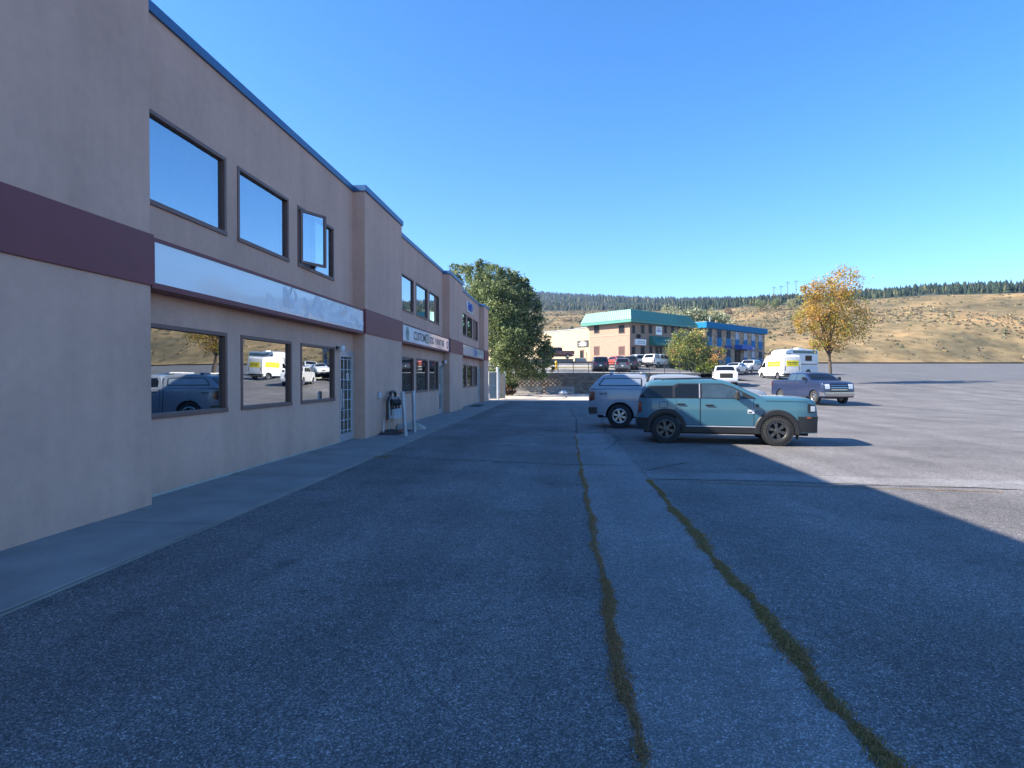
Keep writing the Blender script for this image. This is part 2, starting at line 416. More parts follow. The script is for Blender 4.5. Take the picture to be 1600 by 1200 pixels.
for i, (a, b) in enumerate(PIL):
    mb = MB(M_STUC); mb.box(XW - .3, XP, a, b, -.1, PTOP[i] - .165); mb.build('pilaster', B, bevel=.012)
    fl = MB(M_BLUE); fl.box(XW - .36, XP + .045, a - .045, b + .045, PTOP[i] - .163, PTOP[i]); fl.build('flashing', B, bevel=.008)
    bd = MB(M_MAROON); bd.box(XW + .05, XP + .028, a - .03, b + .03, 2.90, 3.57); bd.build('fascia_band', B, bevel=.006)
# ends, back and roof (they carry the shade thrown over the lane)
mb = MB(M_STUC)
mb.box(-19, XW - .302, 40.9, 41.15, -.1, 6.55); mb.box(-19, XW - .302, -8.5, -8.25, -.1, 6.7)
mb.box(-19.2, -18.95, -8.25, 40.9, -.1, 6.6)
mb.build('end_wall', B)
rf = MB(mk('roof_membrane', (.25, .25, .25), .9)); rf.box(-18.9, XW - .345, -8.2, 40.8, 6.15, 6.32); rf.build('roof', B)
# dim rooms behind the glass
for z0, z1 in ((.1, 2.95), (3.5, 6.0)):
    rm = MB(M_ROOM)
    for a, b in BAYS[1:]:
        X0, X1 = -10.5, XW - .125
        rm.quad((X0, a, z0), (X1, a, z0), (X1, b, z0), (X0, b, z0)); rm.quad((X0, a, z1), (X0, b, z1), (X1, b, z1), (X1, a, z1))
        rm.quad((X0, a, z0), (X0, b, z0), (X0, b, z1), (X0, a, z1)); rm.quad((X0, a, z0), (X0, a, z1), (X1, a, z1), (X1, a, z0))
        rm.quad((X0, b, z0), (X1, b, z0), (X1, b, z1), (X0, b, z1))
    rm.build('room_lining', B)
# a stair-stepped hairline and vent cap on the parapet
# windows: frame > pane (and a curtain upstairs in the first bay)
def window(y0, y1, z0, z1, glass, frame=M_FRAME, split=None, curtain=False):
    f = MB(frame); X0, X1, w = XW - .09, XW + .018, .042
    f.box(X0, X1, y0 - .02, y1 + .02, z1 - w, z1 + .02); f.box(X0, X1 + .012, y0 - .02, y1 + .02, z0 - .03, z0 + w)
    f.box(X0, X1, y0 - .02, y0 + w, z0 + w, z1 - w); f.box(X0, X1, y1 - w, y1 + .02, z0 + w, z1 - w)
    if split: f.box(X0, X1 - .004, split - .03, split + .03, z0 + w, z1 - w)
    fr = f.build('window', B, bevel=.006)
    spans = [(y0 + w, y1 - w)] if not split else [(split + .03, y1 - w)]
    for a, b in spans:
        p = MB(glass); p.quad((XW - .045, a, z0 + w), (XW - .045, b, z0 + w), (XW - .045, b, z1 - w), (XW - .045, a, z1 - w)); p.build('pane', fr)
    if curtain:
        c = MB(M_CURT); n = 40; rows = []
        for z in (z0 - .02, z1 + .02):
            rows.append([(XW - .22 + .025 * math.sin(k * 1.25) + .01 * math.sin(k * .37 + y0), y0 - .05 + (y1 - y0 + .1) * k / n, z) for k in range(n + 1)])
        c.grid(rows); c.smooth = True; c.build('curtain', fr)
    return fr
for i in range(4):
    for k, (a, b) in enumerate(UPW[i]):
        window(a, b, *UPZ, M_GLASS if i < 3 else M_GLASSD, split=12.84 if (i == 1 and k == 2) else None, curtain=(i == 1))
    for k, (a, b) in enumerate(LOW[i]):
        window(a, b, *LOZ, M_GLASS if i < 2 else M_GLASSD)
# the opened casement in the first bay
sa = R(26); y0, z0, z1, wd_ = 12.05, UPZ[0] + .05, UPZ[1] - .05, .70
u = Vector((math.sin(sa), math.cos(sa), 0)); nrm = Vector((math.cos(sa), -math.sin(sa), 0)); o = Vector((XW + .015, y0, z0))
case = MB(M_FRAME)
case.obox(o, u, nrm, (0, 0, 1), .06, .045, z1 - z0); case.obox(o + u * (wd_ - .06), u, nrm, (0, 0, 1), .06, .045, z1 - z0)
case.obox(o + u * .06, u, nrm, (0, 0, 1), wd_ - .12, .045, .06); case.obox(o + u * .06 + Vector((0, 0, z1 - z0 - .06)), u, nrm, (0, 0, 1), wd_ - .12, .045, .06)
cs_ = case.build('casement_sash', B, bevel=.005)
pn = MB(M_GLASS); q = o + nrm * .02
pn.quad(q + u * .06 + Vector((0, 0, .06)), q + u * (wd_ - .06) + Vector((0, 0, .06)), q + u * (wd_ - .06) + Vector((0, 0, z1 - z0 - .06)), q + u * .06 + Vector((0, 0, z1 - z0 - .06)))
pn.build('pane', cs_)
st = MB(M_BLACK); st.tube([(XW - .02, y0 + .55, z0 - .01), (XW + .2, y0 + .42, z0 - .012)], .012, 6); st.build('stay', cs_)
# doors
def shop_door(a, b, bars, frame):
    f = MB(frame); X0, X1, w = XW - .1, XW + .02, .06
    f.box(X0, X1, a, a + w, .035, DZ[1]); f.box(X0, X1, b - w, b, .035, DZ[1])
    f.box(X0, X1, a + w, b - w, DZ[1] - .16, DZ[1]); f.box(X0, X1 - .01, a + w, b - w, .035, .24)
    d = f.build('door', B, bevel=.006)
    p = MB(M_GLASSD); p.quad((XW - .06, a + w, .24), (XW - .06, b - w, .24), (XW - .06, b - w, DZ[1] - .16), (XW - .06, a + w, DZ[1] - .16)); p.build('pane', d)
    h = MB(M_FRAMEL); h.tube([(XW + .015, a + .1, .95), (XW + .07, a + .1, .98), (XW + .07, a + .1, 1.28), (XW + .015, a + .1, 1.31)], .014, 8); h.build('handle', d)
    pl = MB(M_FRAMEL); pl.box(XW + .018, XW + .04, a + .02, a + .1, .9, 1.4); pl.build('lock_plate', d, bevel=.004)
    if bars:
        bm_ = mk('white_bar_paint', (.6, .62, .64), .4)
        for k in range(4):
            y = a + w + .02 + (b - a - 2 * w - .04) * k / 3
            q = MB(bm_); q.tube([(XW - .02, y, .25), (XW - .02, y, DZ[1] - .17)], .011, 6); q.build('security_bar', d)
        for k in range(8):
            z = .32 + k * .265
            q = MB(bm_); q.tube([(XW - .012, a + w, z), (XW - .012, b - w, z)], .010, 6); q.build('security_bar', d)
        st_ = MB(M_PLATE); st_.quad((XW - .05, a + .6, 1.62), (XW - .05, a + .78, 1.62), (XW - .05, a + .78, 1.82), (XW - .05, a + .6, 1.82)); st_.build('door_notice', d)
    return d
shop_door(*DOOR[1], True, M_FRAMEL); shop_door(*DOOR[2], False, M_FRAMEL); shop_door(*DOOR[3], False, M_FRAMEL)
# base flashing strip at the foot of the walls
for i in (1, 2, 3):
    a, b = BAYS[i]; q = MB(M_CONCL); q.box(XW + .002, XW + .018, a + .02, DOOR[i][0] - .02, .03, .07); q.build('base_trim', B)

# boards leaning inside the first shop window
for k, (y, w, h, t) in enumerate([(9.86, .42, 1.95, .10), (10.2, .36, 1.75, .16), (10.55, .4, 1.55, .22), (10.85, .5, 1.3, .3)]):
    q = MB(M_BOARD); X = XW - .3 - .05 * k
    q.add([(X, y, .12), (X, y + w, .12), (X - t, y + w - .05, .12 + h), (X - t, y + .02, .12 + h),
           (X - .03, y, .12), (X - .03, y + w, .12), (X - .03 - t, y + w - .05, .12 + h), (X - .03 - t, y + .02, .12 + h)],
          [(0, 1, 2, 3), (7, 6, 5, 4), (0, 4, 5, 1), (1, 5, 6, 2), (2, 6, 7, 3), (3, 7, 4, 0)])
    ob = q.build('leaning_board')
    tag(ob, ['tallest blue-grey board leaning inside the lower shop window', 'second tallest blue-grey board leaning inside the lower shop window',
             'third tallest blue-grey board leaning inside the lower shop window', 'shortest and widest blue-grey board inside the lower shop window'][k], 'board', 'boards leaning inside the shop window')

# sign boxes between the pilasters
RS = (R(90), 0, R(90))
def sign_box(i, name, label, faces):
    a, b = BAYS[i]
    t = thing(name, label, 'sign', (XW, (a + b) / 2, 2.9))
    q = MB(M_MAROON); X0, X1 = XW + .004, XP - .01
    q.box(X0, X1, a + .032, b - .032, 2.88, 2.955); q.box(X0, X1, a + .032, b - .032, 3.50, 3.55)
    q.box(X0, X1, a + .032, a + .09, 2.955, 3.5); q.box(X0, X1, b - .09, b - .032, 2.955, 3.5)
    q.build('sign_frame', t)
    for (y0, y1, m) in faces:
        p = MB(m); p.box(X0, XP - .022, y0, y1, 2.957, 3.498); p.build('sign_panel', t)
    return t
sg = sign_box(1, 'blank_sign', 'long blank white sign box with peeling ghost marks above the barred door', [(7.182, 11.1, M_SIGNW), (11.106, 15.178, M_SIGNW)])
# ghost marks where old vinyl was stripped: thin smears of residue
gm = MB(mk('vinyl_residue', (.72, .73, .77), .45, var=.15, scale=6), mk('vinyl_residue_pale', (.86, .84, .84), .5), mk('vinyl_residue_peach', (.74, .68, .66), .6))
r2 = random.Random(3)
for k in range(64):
    gm.cur = r2.choice([0, 0, 0, 1, 1, 2 if k > 30 else 0])
    y = r2.triangular(9.6, 15.0, 14.0); z = r2.uniform(2.97, 3.2); h = r2.uniform(.1, .42); w = r2.uniform(.08, .75); lean = r2.uniform(-.3, .3)
    X = XP - .0205 + k * .00004
    n = 7; lo = []; hi = []
    for j in range(n + 1):
        tt = j / n; lo.append((X, y + w * tt, z + r2.uniform(-.012, .012))); hi.append((X, y + w * tt + lean * math.sin(tt * 3.1), min(3.49, z + h * math.sin(.25 + tt * 2.6) + r2.uniform(-.015, .015))))
    gm.grid([lo, hi])
tag(gm.build('residue', sg), kind='stuff')
s2 = sign_box(2, 'custom_furniture_sign', 'sign lettered CUSTOM WOOD FURNITURE with round emblem, half blue-white half pinkish', [(18.955, 22.80, mk('sign_pale_blue', (.66, .78, .88), .25, var=.03, coat=.6)), (22.804, 26.0, M_SIGNP), (26.004, 26.925, M_SIGNW)])
M_INK = mk('sign_ink', (.02, .022, .03), .4); M_INKB = mk('sign_blue_ink', (.008, .06, .42), .6, spec=.1); M_INKW = mk('sign_worn_ink', (.07, .065, .09), .6); M_INKG = mk('sign_green_ink', (.05, .17, .15), .4); M_INKGR = mk('sign_grey_ink', (.2, .19, .22), .5)
Xs = XP - .0215
text('lettering', 'CUSTOM', .43, (Xs, 21.36, 3.21), RS, M_INK, s2, sx=1.0)
text('lettering', 'W', .36, (Xs + .003, 22.52, 3.21), RS, M_SIGNW, s2, sx=1.0)
text('lettering', 'OOD', .40, (Xs, 23.32, 3.21), RS, M_INKW, s2, sx=.9)
text('lettering', 'FURNITURE', .38, (Xs, 24.88, 3.215), RS, M_INKW, s2, sx=.92)
em = MB(M_INKG, mk('emblem_pale', (.35, .45, .45), .5))
em.lathe([(0, .004), (.235, .004), (.235, 0)], (Xs - .002, 19.62, 3.225), 'X', 28); em.cur = 1; em.lathe([(.15, .0065), (.2, .0065)], (Xs - .002, 19.62, 3.225), 'X', 28)
em.cur = 1; em.add([(Xs + .006, 19.55, 3.12), (Xs + .006, 19.69, 3.12), (Xs + .006, 19.62, 3.34)], [(0, 1, 2)]); em.build('emblem', s2)
em = MB(M_INKGR); em.lathe([(.1, .004), (.2, .004), (.2, 0)], (Xs - .002, 26.5, 3.22), 'X', 24); em.build('emblem', s2)
tl = MB(M_INKG); tl.box(Xs, Xs + .003, 22.27, 22.78, 3.05, 3.42); tl.build('colour_block', s2)
vb = MB(M_INK)
for k in range(5): vb.box(Xs, Xs + .003, 24.3 + k * .25, 24.34 + k * .25, 3.0, 3.08)
tag(vb.build('small_print', s2), kind='stuff')
s3 = sign_box(3, 'unit_number_sign', 'white sign with blue figures 124 above the last shopfront', [(30.645, 33.6, M_SIGNW), (33.604, 36.8, M_SIGNW), (36.804, 38.905, M_SIGNW)])
text('lettering', '124', .62, (Xs, 35.0, 3.225), RS, M_INKB, s3, sx=1.5)
t = thing('logo_sign', 'small white square sign with bold blue letters high on the far bay', 'sign', (XW + .03, 34.8, 5.9))
q = MB(M_SIGNW); q.box(XW + .003, XW + .05, 33.75, 36.0, 5.62, 6.28); q.build('sign_panel', t, bevel=.01)
text('lettering', 'EMD', .66, (XW + .053, 34.87, 5.95), RS, M_INKB, t, extrude=.01, sx=1.35)

# wall lamp by the door
def wall_lamp(y, label):
    t = thing('wall_lamp', label, 'lamp', (XW, y, 2.45), group='lamps beside the shop doors')
    q = MB(M_BLACK); q.lathe([(0, .012), (.06, .012), (.06, 0)], (XW, y, 2.45), 'X', 16); q.tube([(XW + .01, y, 2.45), (XW + .13, y, 2.47)], .018, 8); q.build('bracket', t)
    q = MB(mk('frosted_lamp', (.75, .76, .78), .3)); q.lathe([(0, -.09), (.05, -.08), (.075, -.02), (.07, .05), (.04, .08), (0, .085)], (XW + .14, y, 2.44), 'Z', 16); q.smooth = True; q.build('lamp_shade', t)
wall_lamp(14.12, 'round white wall lamp beside the barred shop door')
wall_lamp(26.9, 'wall lamp above the door under the furniture sign')

# ------------------------------------------------------------------ gas meters, bollards, bits by the pilaster
gm_ = thing('gas_meter_bank', 'bank of grey gas meters with black regulators and looping pipe on the pilaster wall', 'gas meter', (XP, 17.3, 0))
q = MB(M_BLACK)
arc = [(XP + .16, 16.72 + .22 - .22 * math.cos(a), .85 + .27 * math.sin(a)) for a in np.linspace(0, math.pi, 14)]
q.smooth = True
q.tube([(XP + .16, 16.72, .45)] + arc + [(XP + .16, 17.16, .55)], .038, 10)
q.tube([(XP + .14, 17.1, 1.12), (XP + .14, 17.12, 1.24), (XP + .14, 17.25, 1.27), (XP + .14, 17.5, 1.26), (XP + .14, 17.6, 1.2), (XP + .14, 17.6, 1.08)], .042, 10)
q.build('looping_pipe', gm_)
q = MB(M_STEEL); q.tube([(XP + .17, 16.95, 1.06), (XP + .17, 18.05, 1.06)], .022, 8); q.build('manifold', gm_)
q = MB(M_STEEL); q.tube([(XP + .13, 17.02, .03), (XP + .13, 17.02, .95)], .014, 8); q.build('riser', gm_)
for k in range(3):
    y = 17.25 + .31 * k
    b_ = MB(M_GREY, M_DARK); b_.box(XP + .06, XP + .26, y - .125, y + .125, .44, .73)
    b_.box(XP + .262, XP + .268, y - .06, y + .06, .60, .70)
    mo = b_.build('meter', gm_, bevel=.02)
    rg = MB(M_BLACK); rg.smooth = True
    rg.lathe([(0, -.05), (.07, -.045), (.10, -.012), (.10, .012), (.07, .045), (0, .05)], (XP + .17, y, .92), 'Y', 18)
    rg.tube([(XP + .17, y - .06, 1.06), (XP + .17, y - .06, .72)], .022, 8); rg.tube([(XP + .17, y + .07, .9), (XP + .17, y + .07, .72)], .02, 8)
    rg.tube([(XP + .17, y, .92), (XP + .3, y + .02, .93)], [.05, .04], 10)
    rg.build('regulator', gm_)
    kn = MB(M_STEEL); kn.tube([(XP + .14, y + .03, 1.06), (XP + .24, y + .03, 1.1)], .015, 6); kn.build('valve', gm_)
q = MB(M_GREY); q.box(XP + .002, XP + .06, 16.3, 16.48, 1.1, 1.28); ob = q.build('outlet_box', bevel=.012); tag(ob, 'small grey electrical box on the pilaster above the gas pipe', 'electrical box')
q = MB(M_PLATE); q.smooth = True
q.tube([(XP + .05, 16.72, .46), (XP + .05, 16.72, .12), (XP + .07, 16.66, .05), (XP + .1, 16.58, .05), (XP + .1, 16.52, .1), (XP + .1, 16.5, .2)], .016, 8)
q.tube([(XP + .05, 16.64, .28), (XP + .05, 16.8, .28)], .011, 6)
ob = q.build('drain_pipe'); tag(ob, 'thin white hooked pipe at the foot of the pilaster wall', 'pipe')
for k, (x, y, lx, lab) in enumerate([(-4.43, 16.03, .09, 'nearer of two leaning galvanised steel bollards by the gas meters'), (-4.48, 17.14, .035, 'farther of two galvanised steel bollards by the gas meters, almost upright')]):
    q = MB(M_STEEL); q.smooth = True
    x0 = x - lx * .2
    q.tube([(x0, y, -.1), (x0 - lx, y - lx * .4, 1.27)], .06, 18, cap=False)
    q.lathe([(.06, 0), (.055, .03), (.03, .05), (0, .055)], (x0 - lx, y - lx * .4, 1.26), 'Z', 18)
    ob = q.build('bollard'); tag(ob, lab, 'bollard', 'steel bollards guarding the gas meters')
# dug-out dirt with rubbish by the meters and a kerb stub behind
q = MB(mk('dark_soil', (.05, .035, .028), .95, var=.5, scale=12, bump=.8, bscale=30)); n = 16; q.smooth = True
q.grid([[(XP + .02 + .62 * (i / 6), 16.15 + 1.75 * (j / n), .045 + .09 * math.sin(math.pi * j / n) * (1 - i / 6) * random.uniform(.5, 1.2)) for i in range(7)] for j in range(n + 1)])
ob = q.build('bare_soil'); tag(ob, kind='structure')
q = MB(mk('brick_debris', (.22, .10, .075), .9)); q.obox((XP + .45, 16.8, .06), (.2, .97, .1), (.97, -.2, 0), (0, 0, 1), .42, .12, .07)
ob = q.build('loose_brick', bevel=.006); tag(ob, 'reddish slab of debris lying in the dirt beneath the gas meters', 'debris')
q = MB(M_CONCL); q.add([(XP + .05, 18.05, .036), (XP + 1.0, 18.05, .036), (XP + .75, 19.1, .036), (XP + .05, 19.1, .036), (XP + .05, 18.15, .2), (XP + .72, 18.15, .2), (XP + .5, 19.0, .17), (XP + .05, 19.0, .17)],
    [(4, 5, 6, 7), (0, 1, 5, 4), (1, 2, 6, 5), (2, 3, 7, 6), (3, 0, 4, 7)])
ob = q.build('concrete_ramp', bevel=.01); tag(ob, 'low wedge of broken concrete on the sidewalk behind the bollards', 'concrete wedge')
q = MB(M_MAROON); q.mat(mk('door_mat', (.03, .03, .035), .95)); q.box(-5.35, -4.75, 32.5, 34.6, .042, .06); ob = q.build('door_mat'); tag(ob, 'dark flat mat on the sidewalk below the farthest shop windows', 'mat')

# ================================================================== LANE: patch, cracks, weeds
q = MB(M_TRENCH); n = 40
def wob(y, s): return .025 * math.sin(y * 1.7 + s) + .015 * math.sin(y * 4.1 + s * 2)
q.grid([[(.34 + wob(y, 0) + (1.07 + wob(y, 3) - wob(y, 0)) * k / 4, y, .004) for k in range(5)] for y in np.linspace(-8, 17.5, n)])
tag(q.build('patched_lane'), kind='structure')
q = MB(M_TRENCH)
q.grid([[(x, 9.85 + k * .26 + wob(x * 1.3, k * 2) + (x - 1.4) * -.09, .0045) for k in range(4)] for x in np.linspace(1.45, 9, 24)])
tag(q.build('patched_strip'), kind='structure')
ck = MB(M_CRACK)
def crack(pts, w, jit=.03, seg=.12, z=.008):
    r = random.Random(len(ck.v) + 5)
    L = []
    for (a, b) in zip(pts, pts[1:]):
        d = math.hypot(b[0] - a[0], b[1] - a[1]); k = max(2, int(d / seg))
        for i in range(k):
            t = i / k; L.append([a[0] + (b[0] - a[0]) * t, a[1] + (b[1] - a[1]) * t])
    L.append(list(pts[-1])); jx = jy = 0
    for p in L: jx = jx * .7 + r.uniform(-jit, jit); jy = jy * .7 + r.uniform(-jit, jit); p[0] += jx; p[1] += jy
    rows = []
    for i, p in enumerate(L):
        a = L[max(0, i - 1)]; b = L[min(len(L) - 1, i + 1)]; dx, dy = b[0] - a[0], b[1] - a[1]; l = math.hypot(dx, dy) or 1
        ww = 1.0 * w * r.uniform(.25, 1.0) * (min(1, i / 3, (len(L) - 1 - i) / 3) if len(L) > 6 else 1)
        rows.append([(p[0] - dy / l * ww, p[1] + dx / l * ww, z), (p[0] + dy / l * ww, p[1] - dx / l * ww, z)])
    ck.grid(rows)
crack([(-3.9, 12.0), (-2.0, 11.65), (.2, 11.25), (1.4, 11.2)], .024)
crack([(-3.4, 15.9), (-1.6, 15.2), (.3, 14.8), (2.6, 14.9)], .03)
crack([(-3.8, 18.6), (-1.2, 18.4), (1.4, 17.9)], .03)
crack([(-3.6, 24), (.2, 23.2), (3, 23.5)], .03)
crack([(1.0, 13.5), (1.5, 16.0), (1.35, 19), (1.6, 24), (1.5, 30)], .02)
crack([(.42, 17.5), (.5, 24), (.4, 33)], .025)
crack([(1.45, 9.8), (3.3, 9.75), (5.5, 9.5), (9, 9.1)], .02)
crack([(2.6, 11.9), (1.45, 10.6)], .018)
crack([(-2.5, 5.1), (-2.35, 5.2)], .007, .02, .04); crack([(-2.28, 5.27), (-2.2, 5.3)], .006, .01, .03)
crack([(-2.15, 4.32), (-1.95, 4.4)], .006, .02, .04)
crack([(-1.3, 6.6), (-.9, 6.7)], .010, .02, .05)
crack([(.3, 7.1), (-.6, 7.3)], .008, .02, .05)
crack([(-3.9, 44), (-2.2, 47.6), (-1.9, 52)], .05, z=.02); crack([(-1.0, 44), (.2, 48), (.3, 52)], .06, z=.02); crack([(-3, 50), (5, 50.5)], .06, z=.02)
tag(ck.build('pavement_crack'), kind='structure')

def weeds(name, segs, n, hmin, hmax, mats, weights):
    V = []; F = []; MI = []
    for (a, b, w0, w1, share) in segs:
        for _ in range(int(n * share)):
            t = rng.random(); w = w0 + (w1 - w0) * t
            yy = a[1] + (b[1] - a[1]) * t; clump = max(.32, .74 + .16 * math.sin(yy * 5.3 + a[0] * 9) + .15 * math.sin(yy * 11.7 + 2) + .14 * math.sin(yy * 2.1) + .1 * math.sin(yy * 29))
            if clump < .5 and rng.random() < .45: continue
            off = rng.normal(0, .4) * w * clump
            x = a[0] + (b[0] - a[0]) * t + off + .016 * math.sin(yy * 2.9 + a[0]) + .008 * math.sin(yy * 7.3); y = a[1] + (b[1] - a[1]) * t
            h = rng.uniform(hmin, hmax) * clump; ang = rng.uniform(0, 6.28); lw = rng.uniform(.003, .007); tilt = rng.uniform(.1, .9) * h
            c, s_ = math.cos(ang), math.sin(ang); b0 = len(V)
            V += [(x - s_ * lw, y + c * lw, .004), (x + s_ * lw, y - c * lw, .004), (x + c * tilt, y + s_ * tilt, .004 + h)]
            F.append((b0, b0 + 1, b0 + 2)); MI.append(rng.choice(len(mats), p=weights))
    o = link(name, npmesh(name, V, np.array(F), mats, MI)); tag(o, kind='stuff')
    return o
W1 = leaf('weed_olive', (.31, .22, .075), .2); W2 = leaf('weed_brown', (.40, .22, .11), .2); W3 = leaf('weed_green', (.19, .18, .05), .25)
weeds('crack_weeds', [((.335, 1.9), (.335, 5.2), .075, .07, .5), ((.335, 5.2), (.335, 11.4), .07, .06, .36), ((.335, 11.4), (.36, 17.3), .05, .02, .14)], 30000, .003, .014, [W1, W2, W3], [.34, .60, .06])
weeds('crack_weeds', [((1.42, 2.4), (1.42, 5.6), .09, .10, .5), ((1.42, 5.6), (1.42, 9.7), .11, .05, .42), ((2.2, 9.5), (6.5, 9.1), .03, .03, .08)], 30000, .004, .020, [W1, W2, W3], [.46, .32, .22])
weeds('kerb_weeds', [((XE, 11.8), (XE + .25, 12.2), .12, .12, .5), ((XE - .2, 12.0), (XE + .3, 11.95), .08, .05, .5)], 320, .01, .04, [W1, W3], [.6, .4])
# loose grit lying on the lane
V = []; F = []
for _ in range(5200):
    y = 1.8 + 9 * rng.random() ** 1.8; x = rng.uniform(-3.8, 4.6); r_ = rng.uniform(.002, .0065)
    b0 = len(V); a0 = rng.uniform(0, 6.28)
    for k in range(4): V.append((x + r_ * math.cos(a0 + k * 1.57) * rng.uniform(.7, 1.2), y + r_ * math.sin(a0 + k * 1.57) * rng.uniform(.7, 1.2), .003))
    V.append((x, y, .004 + r_ * .8))
    F += [(b0, b0 + 1, b0 + 4), (b0 + 1, b0 + 2, b0 + 4), (b0 + 2, b0 + 3, b0 + 4), (b0 + 3, b0, b0 + 4)]
o = link('loose_gravel', npmesh('loose_gravel', V, np.array(F), [mk('grit', (.20, .21, .22), .8, var=.4, scale=30)])); tag(o, kind='stuff')

# ================================================================== VEHICLES
def chaikin(P, it=2):
    for _ in range(it):
        Q = [P[0]]
        for a, b in zip(P, P[1:]):
            Q.append((a[0] * .75 + b[0] * .25, a[1] * .75 + b[1] * .25)); Q.append((a[0] * .25 + b[0] * .75, a[1] * .25 + b[1] * .75))
        Q.append(P[-1]); P = Q
    return P
class Shell:
    """a car body lofted along its side outline; every trim piece is laid on the same surface"""
    def __init__(s, top, W, sill, wheels, Rw, belt, tum=.16, plan=(.10, .45), rsh=.07, crown=.03, it=2, Ra=None, L0=None, L1=None):
        s.P = chaikin(top, it); s.W = W; s.sill = sill; s.wh = wheels; s.Rw = Rw; s.Ra = Ra or Rw + .075; s.belt = belt
        s.tum = tum; s.plan = plan; s.rsh = rsh; s.crown = crown
        s.L0 = min(p[0] for p in s.P) if L0 is None else L0; s.L1 = max(p[0] for p in s.P) if L1 is None else L1
        s.ztop = max(p[1] for p in s.P)
        D = [s.P[0]]
        for a, b in zip(s.P, s.P[1:]):
            k = max(1, int(math.hypot(b[0] - a[0], b[1] - a[1]) / .11))
            near = any(abs((a[0] + b[0]) / 2 - w) < s.Ra + .15 for w in wheels)
            if near: k = max(k, int(abs(b[0] - a[0]) / .035))
            for i in range(1, k + 1): D.append((a[0] + (b[0] - a[0]) * i / k, a[1] + (b[1] - a[1]) * i / k))
        s.D = D
    def bz(s, x): return float(np.interp(x, [p[0] for p in s.belt], [p[1] for p in s.belt]))
    def y(s, x, z):
        k, c = s.plan
        e = max(0, 1 - (x - s.L0) / c, 1 - (s.L1 - x) / c); f = 1 - k * e * e
        b = s.bz(x)
        if z > b: g = 1 - s.tum * ((z - b) / max(.1, s.ztop - b)) ** 1.15
        else:
            m = b * .7; g = 1 - .05 * ((m - z) / m) ** 2 if z < m else 1 - .02 * ((z - m) / max(.05, b - m)) ** 2
            if z > m and b > m: pass
        if z > b: g *= .98
        return s.W / 2 * f * g
    def zb(s, x, zt):
        z = s.sill
        for w in s.wh:
            if abs(x - w) < s.Ra: z = max(z, s.Rw + math.sqrt(s.Ra ** 2 - (x - w) ** 2))
        return min(z, zt - .012)
    def normal(s, i):
        a = s.D[max(0, i - 1)]; b = s.D[min(len(s.D) - 1, i + 1)]; dx, dz = b[0] - a[0], b[1] - a[1]; l = math.hypot(dx, dz) or 1
        return (-dz / l, dx / l)
    def tp(s, f, v, off=0.0):                # point on the top line (f: float index), v across -1..1
        f = max(0, min(len(s.D) - 1.001, f)); i = int(f); t = f - i
        a, b = s.D[i], s.D[i + 1]; x, z = a[0] + (b[0] - a[0]) * t, a[1] + (b[1] - a[1]) * t
        n = s.normal(i); zb = s.zb(x, z); r = min(s.rsh, (z - zb) * .45); w = s.y(x, z - r) - r
        o = s.crown * (1 - v * v) + off
        return (x + n[0] * o, v * w, z + n[1] * o)
    def body(s, mb):
        rows = []; NS, NA, NT = 11, 4, 7
        for i, (x, zt) in enumerate(s.D):
            zb = s.zb(x, zt); r = min(s.rsh, (zt - zb) * .45); half = []
            for k in range(NS): z = zb + (zt - r - zb) * k / (NS - 1); half.append((x, s.y(x, z), z))
            w = s.y(x, zt - r)
            for k in range(1, NA + 1): a = math.pi / 2 * k / NA; half.append((x, w - r * (1 - math.cos(a)), zt - r + r * math.sin(a)))
            top = [s.tp(i, 1 - 2 * k / NT) for k in range(1, NT)]
            rows.append(half + top + [(p[0], -p[1], p[2]) for p in reversed(half)])
        mb.smooth = True; mb.grid(rows)
        mb.add(rows[0], [tuple(range(len(rows[0])))]); mb.add(rows[-1], [tuple(reversed(range(len(rows[-1]))))])
    def zi(s, z, end):                        # index on the top line where the tail / nose crosses z
        rng_ = range(len(s.D) - 1) if end == 'tail' else range(len(s.D) - 2, -1, -1)
        for i in rng_:
            a, b = s.D[i][1], s.D[i + 1][1]
            if (a - z) * (b - z) <= 0 and a != b: return i + (z - a) / (b - a)
        return 0
    def xi(s, x):
        zmax = -1; best = 0
        for i in range(len(s.D) - 1):
            a, b = s.D[i][0], s.D[i + 1][0]
            if (a - x) * (b - x) <= 0 and a != b:
                if s.D[i][1] > zmax: zmax = s.D[i][1]; best = i + (x - a) / (b - a)
        return best
    def tpatch(s, mb, f0, f1, v0, v1, off=.006, n=8, m=8, taper=0):
        P = []
        for i in range(n + 1):
            t = i / n; f = f0 + (f1 - f0) * t; c = (v0 + v1) / 2; hw = (v1 - v0) / 2 * (1 - taper * t)
            P.append([s.tp(f, c - hw + 2 * hw * j / m, off) for j in range(m + 1)])
        sk = lambda row, f: [s.tp(f, c_, -.004) for c_ in row]
        mb.grid(P)
        # skirt down to the body
        c = (v0 + v1) / 2
        for (f, t, row) in ((f0, 0, P[0]), (f1, 1, P[-1])):
            hw = (v1 - v0) / 2 * (1 - taper * t); mb.grid([row, [s.tp(f, c - hw + 2 * hw * j / m, -.004) for j in range(m + 1)]])
        for sg_ in (0, 1):
            col = [r[-1 if sg_ else 0] for r in P]; lowc = []
            for i in range(n + 1):
                t = i / n; hw = (v1 - v0) / 2 * (1 - taper * t); lowc.append(s.tp(f0 + (f1 - f0) * t, c + (hw if sg_ else -hw), -.004))
            mb.grid([col, lowc])
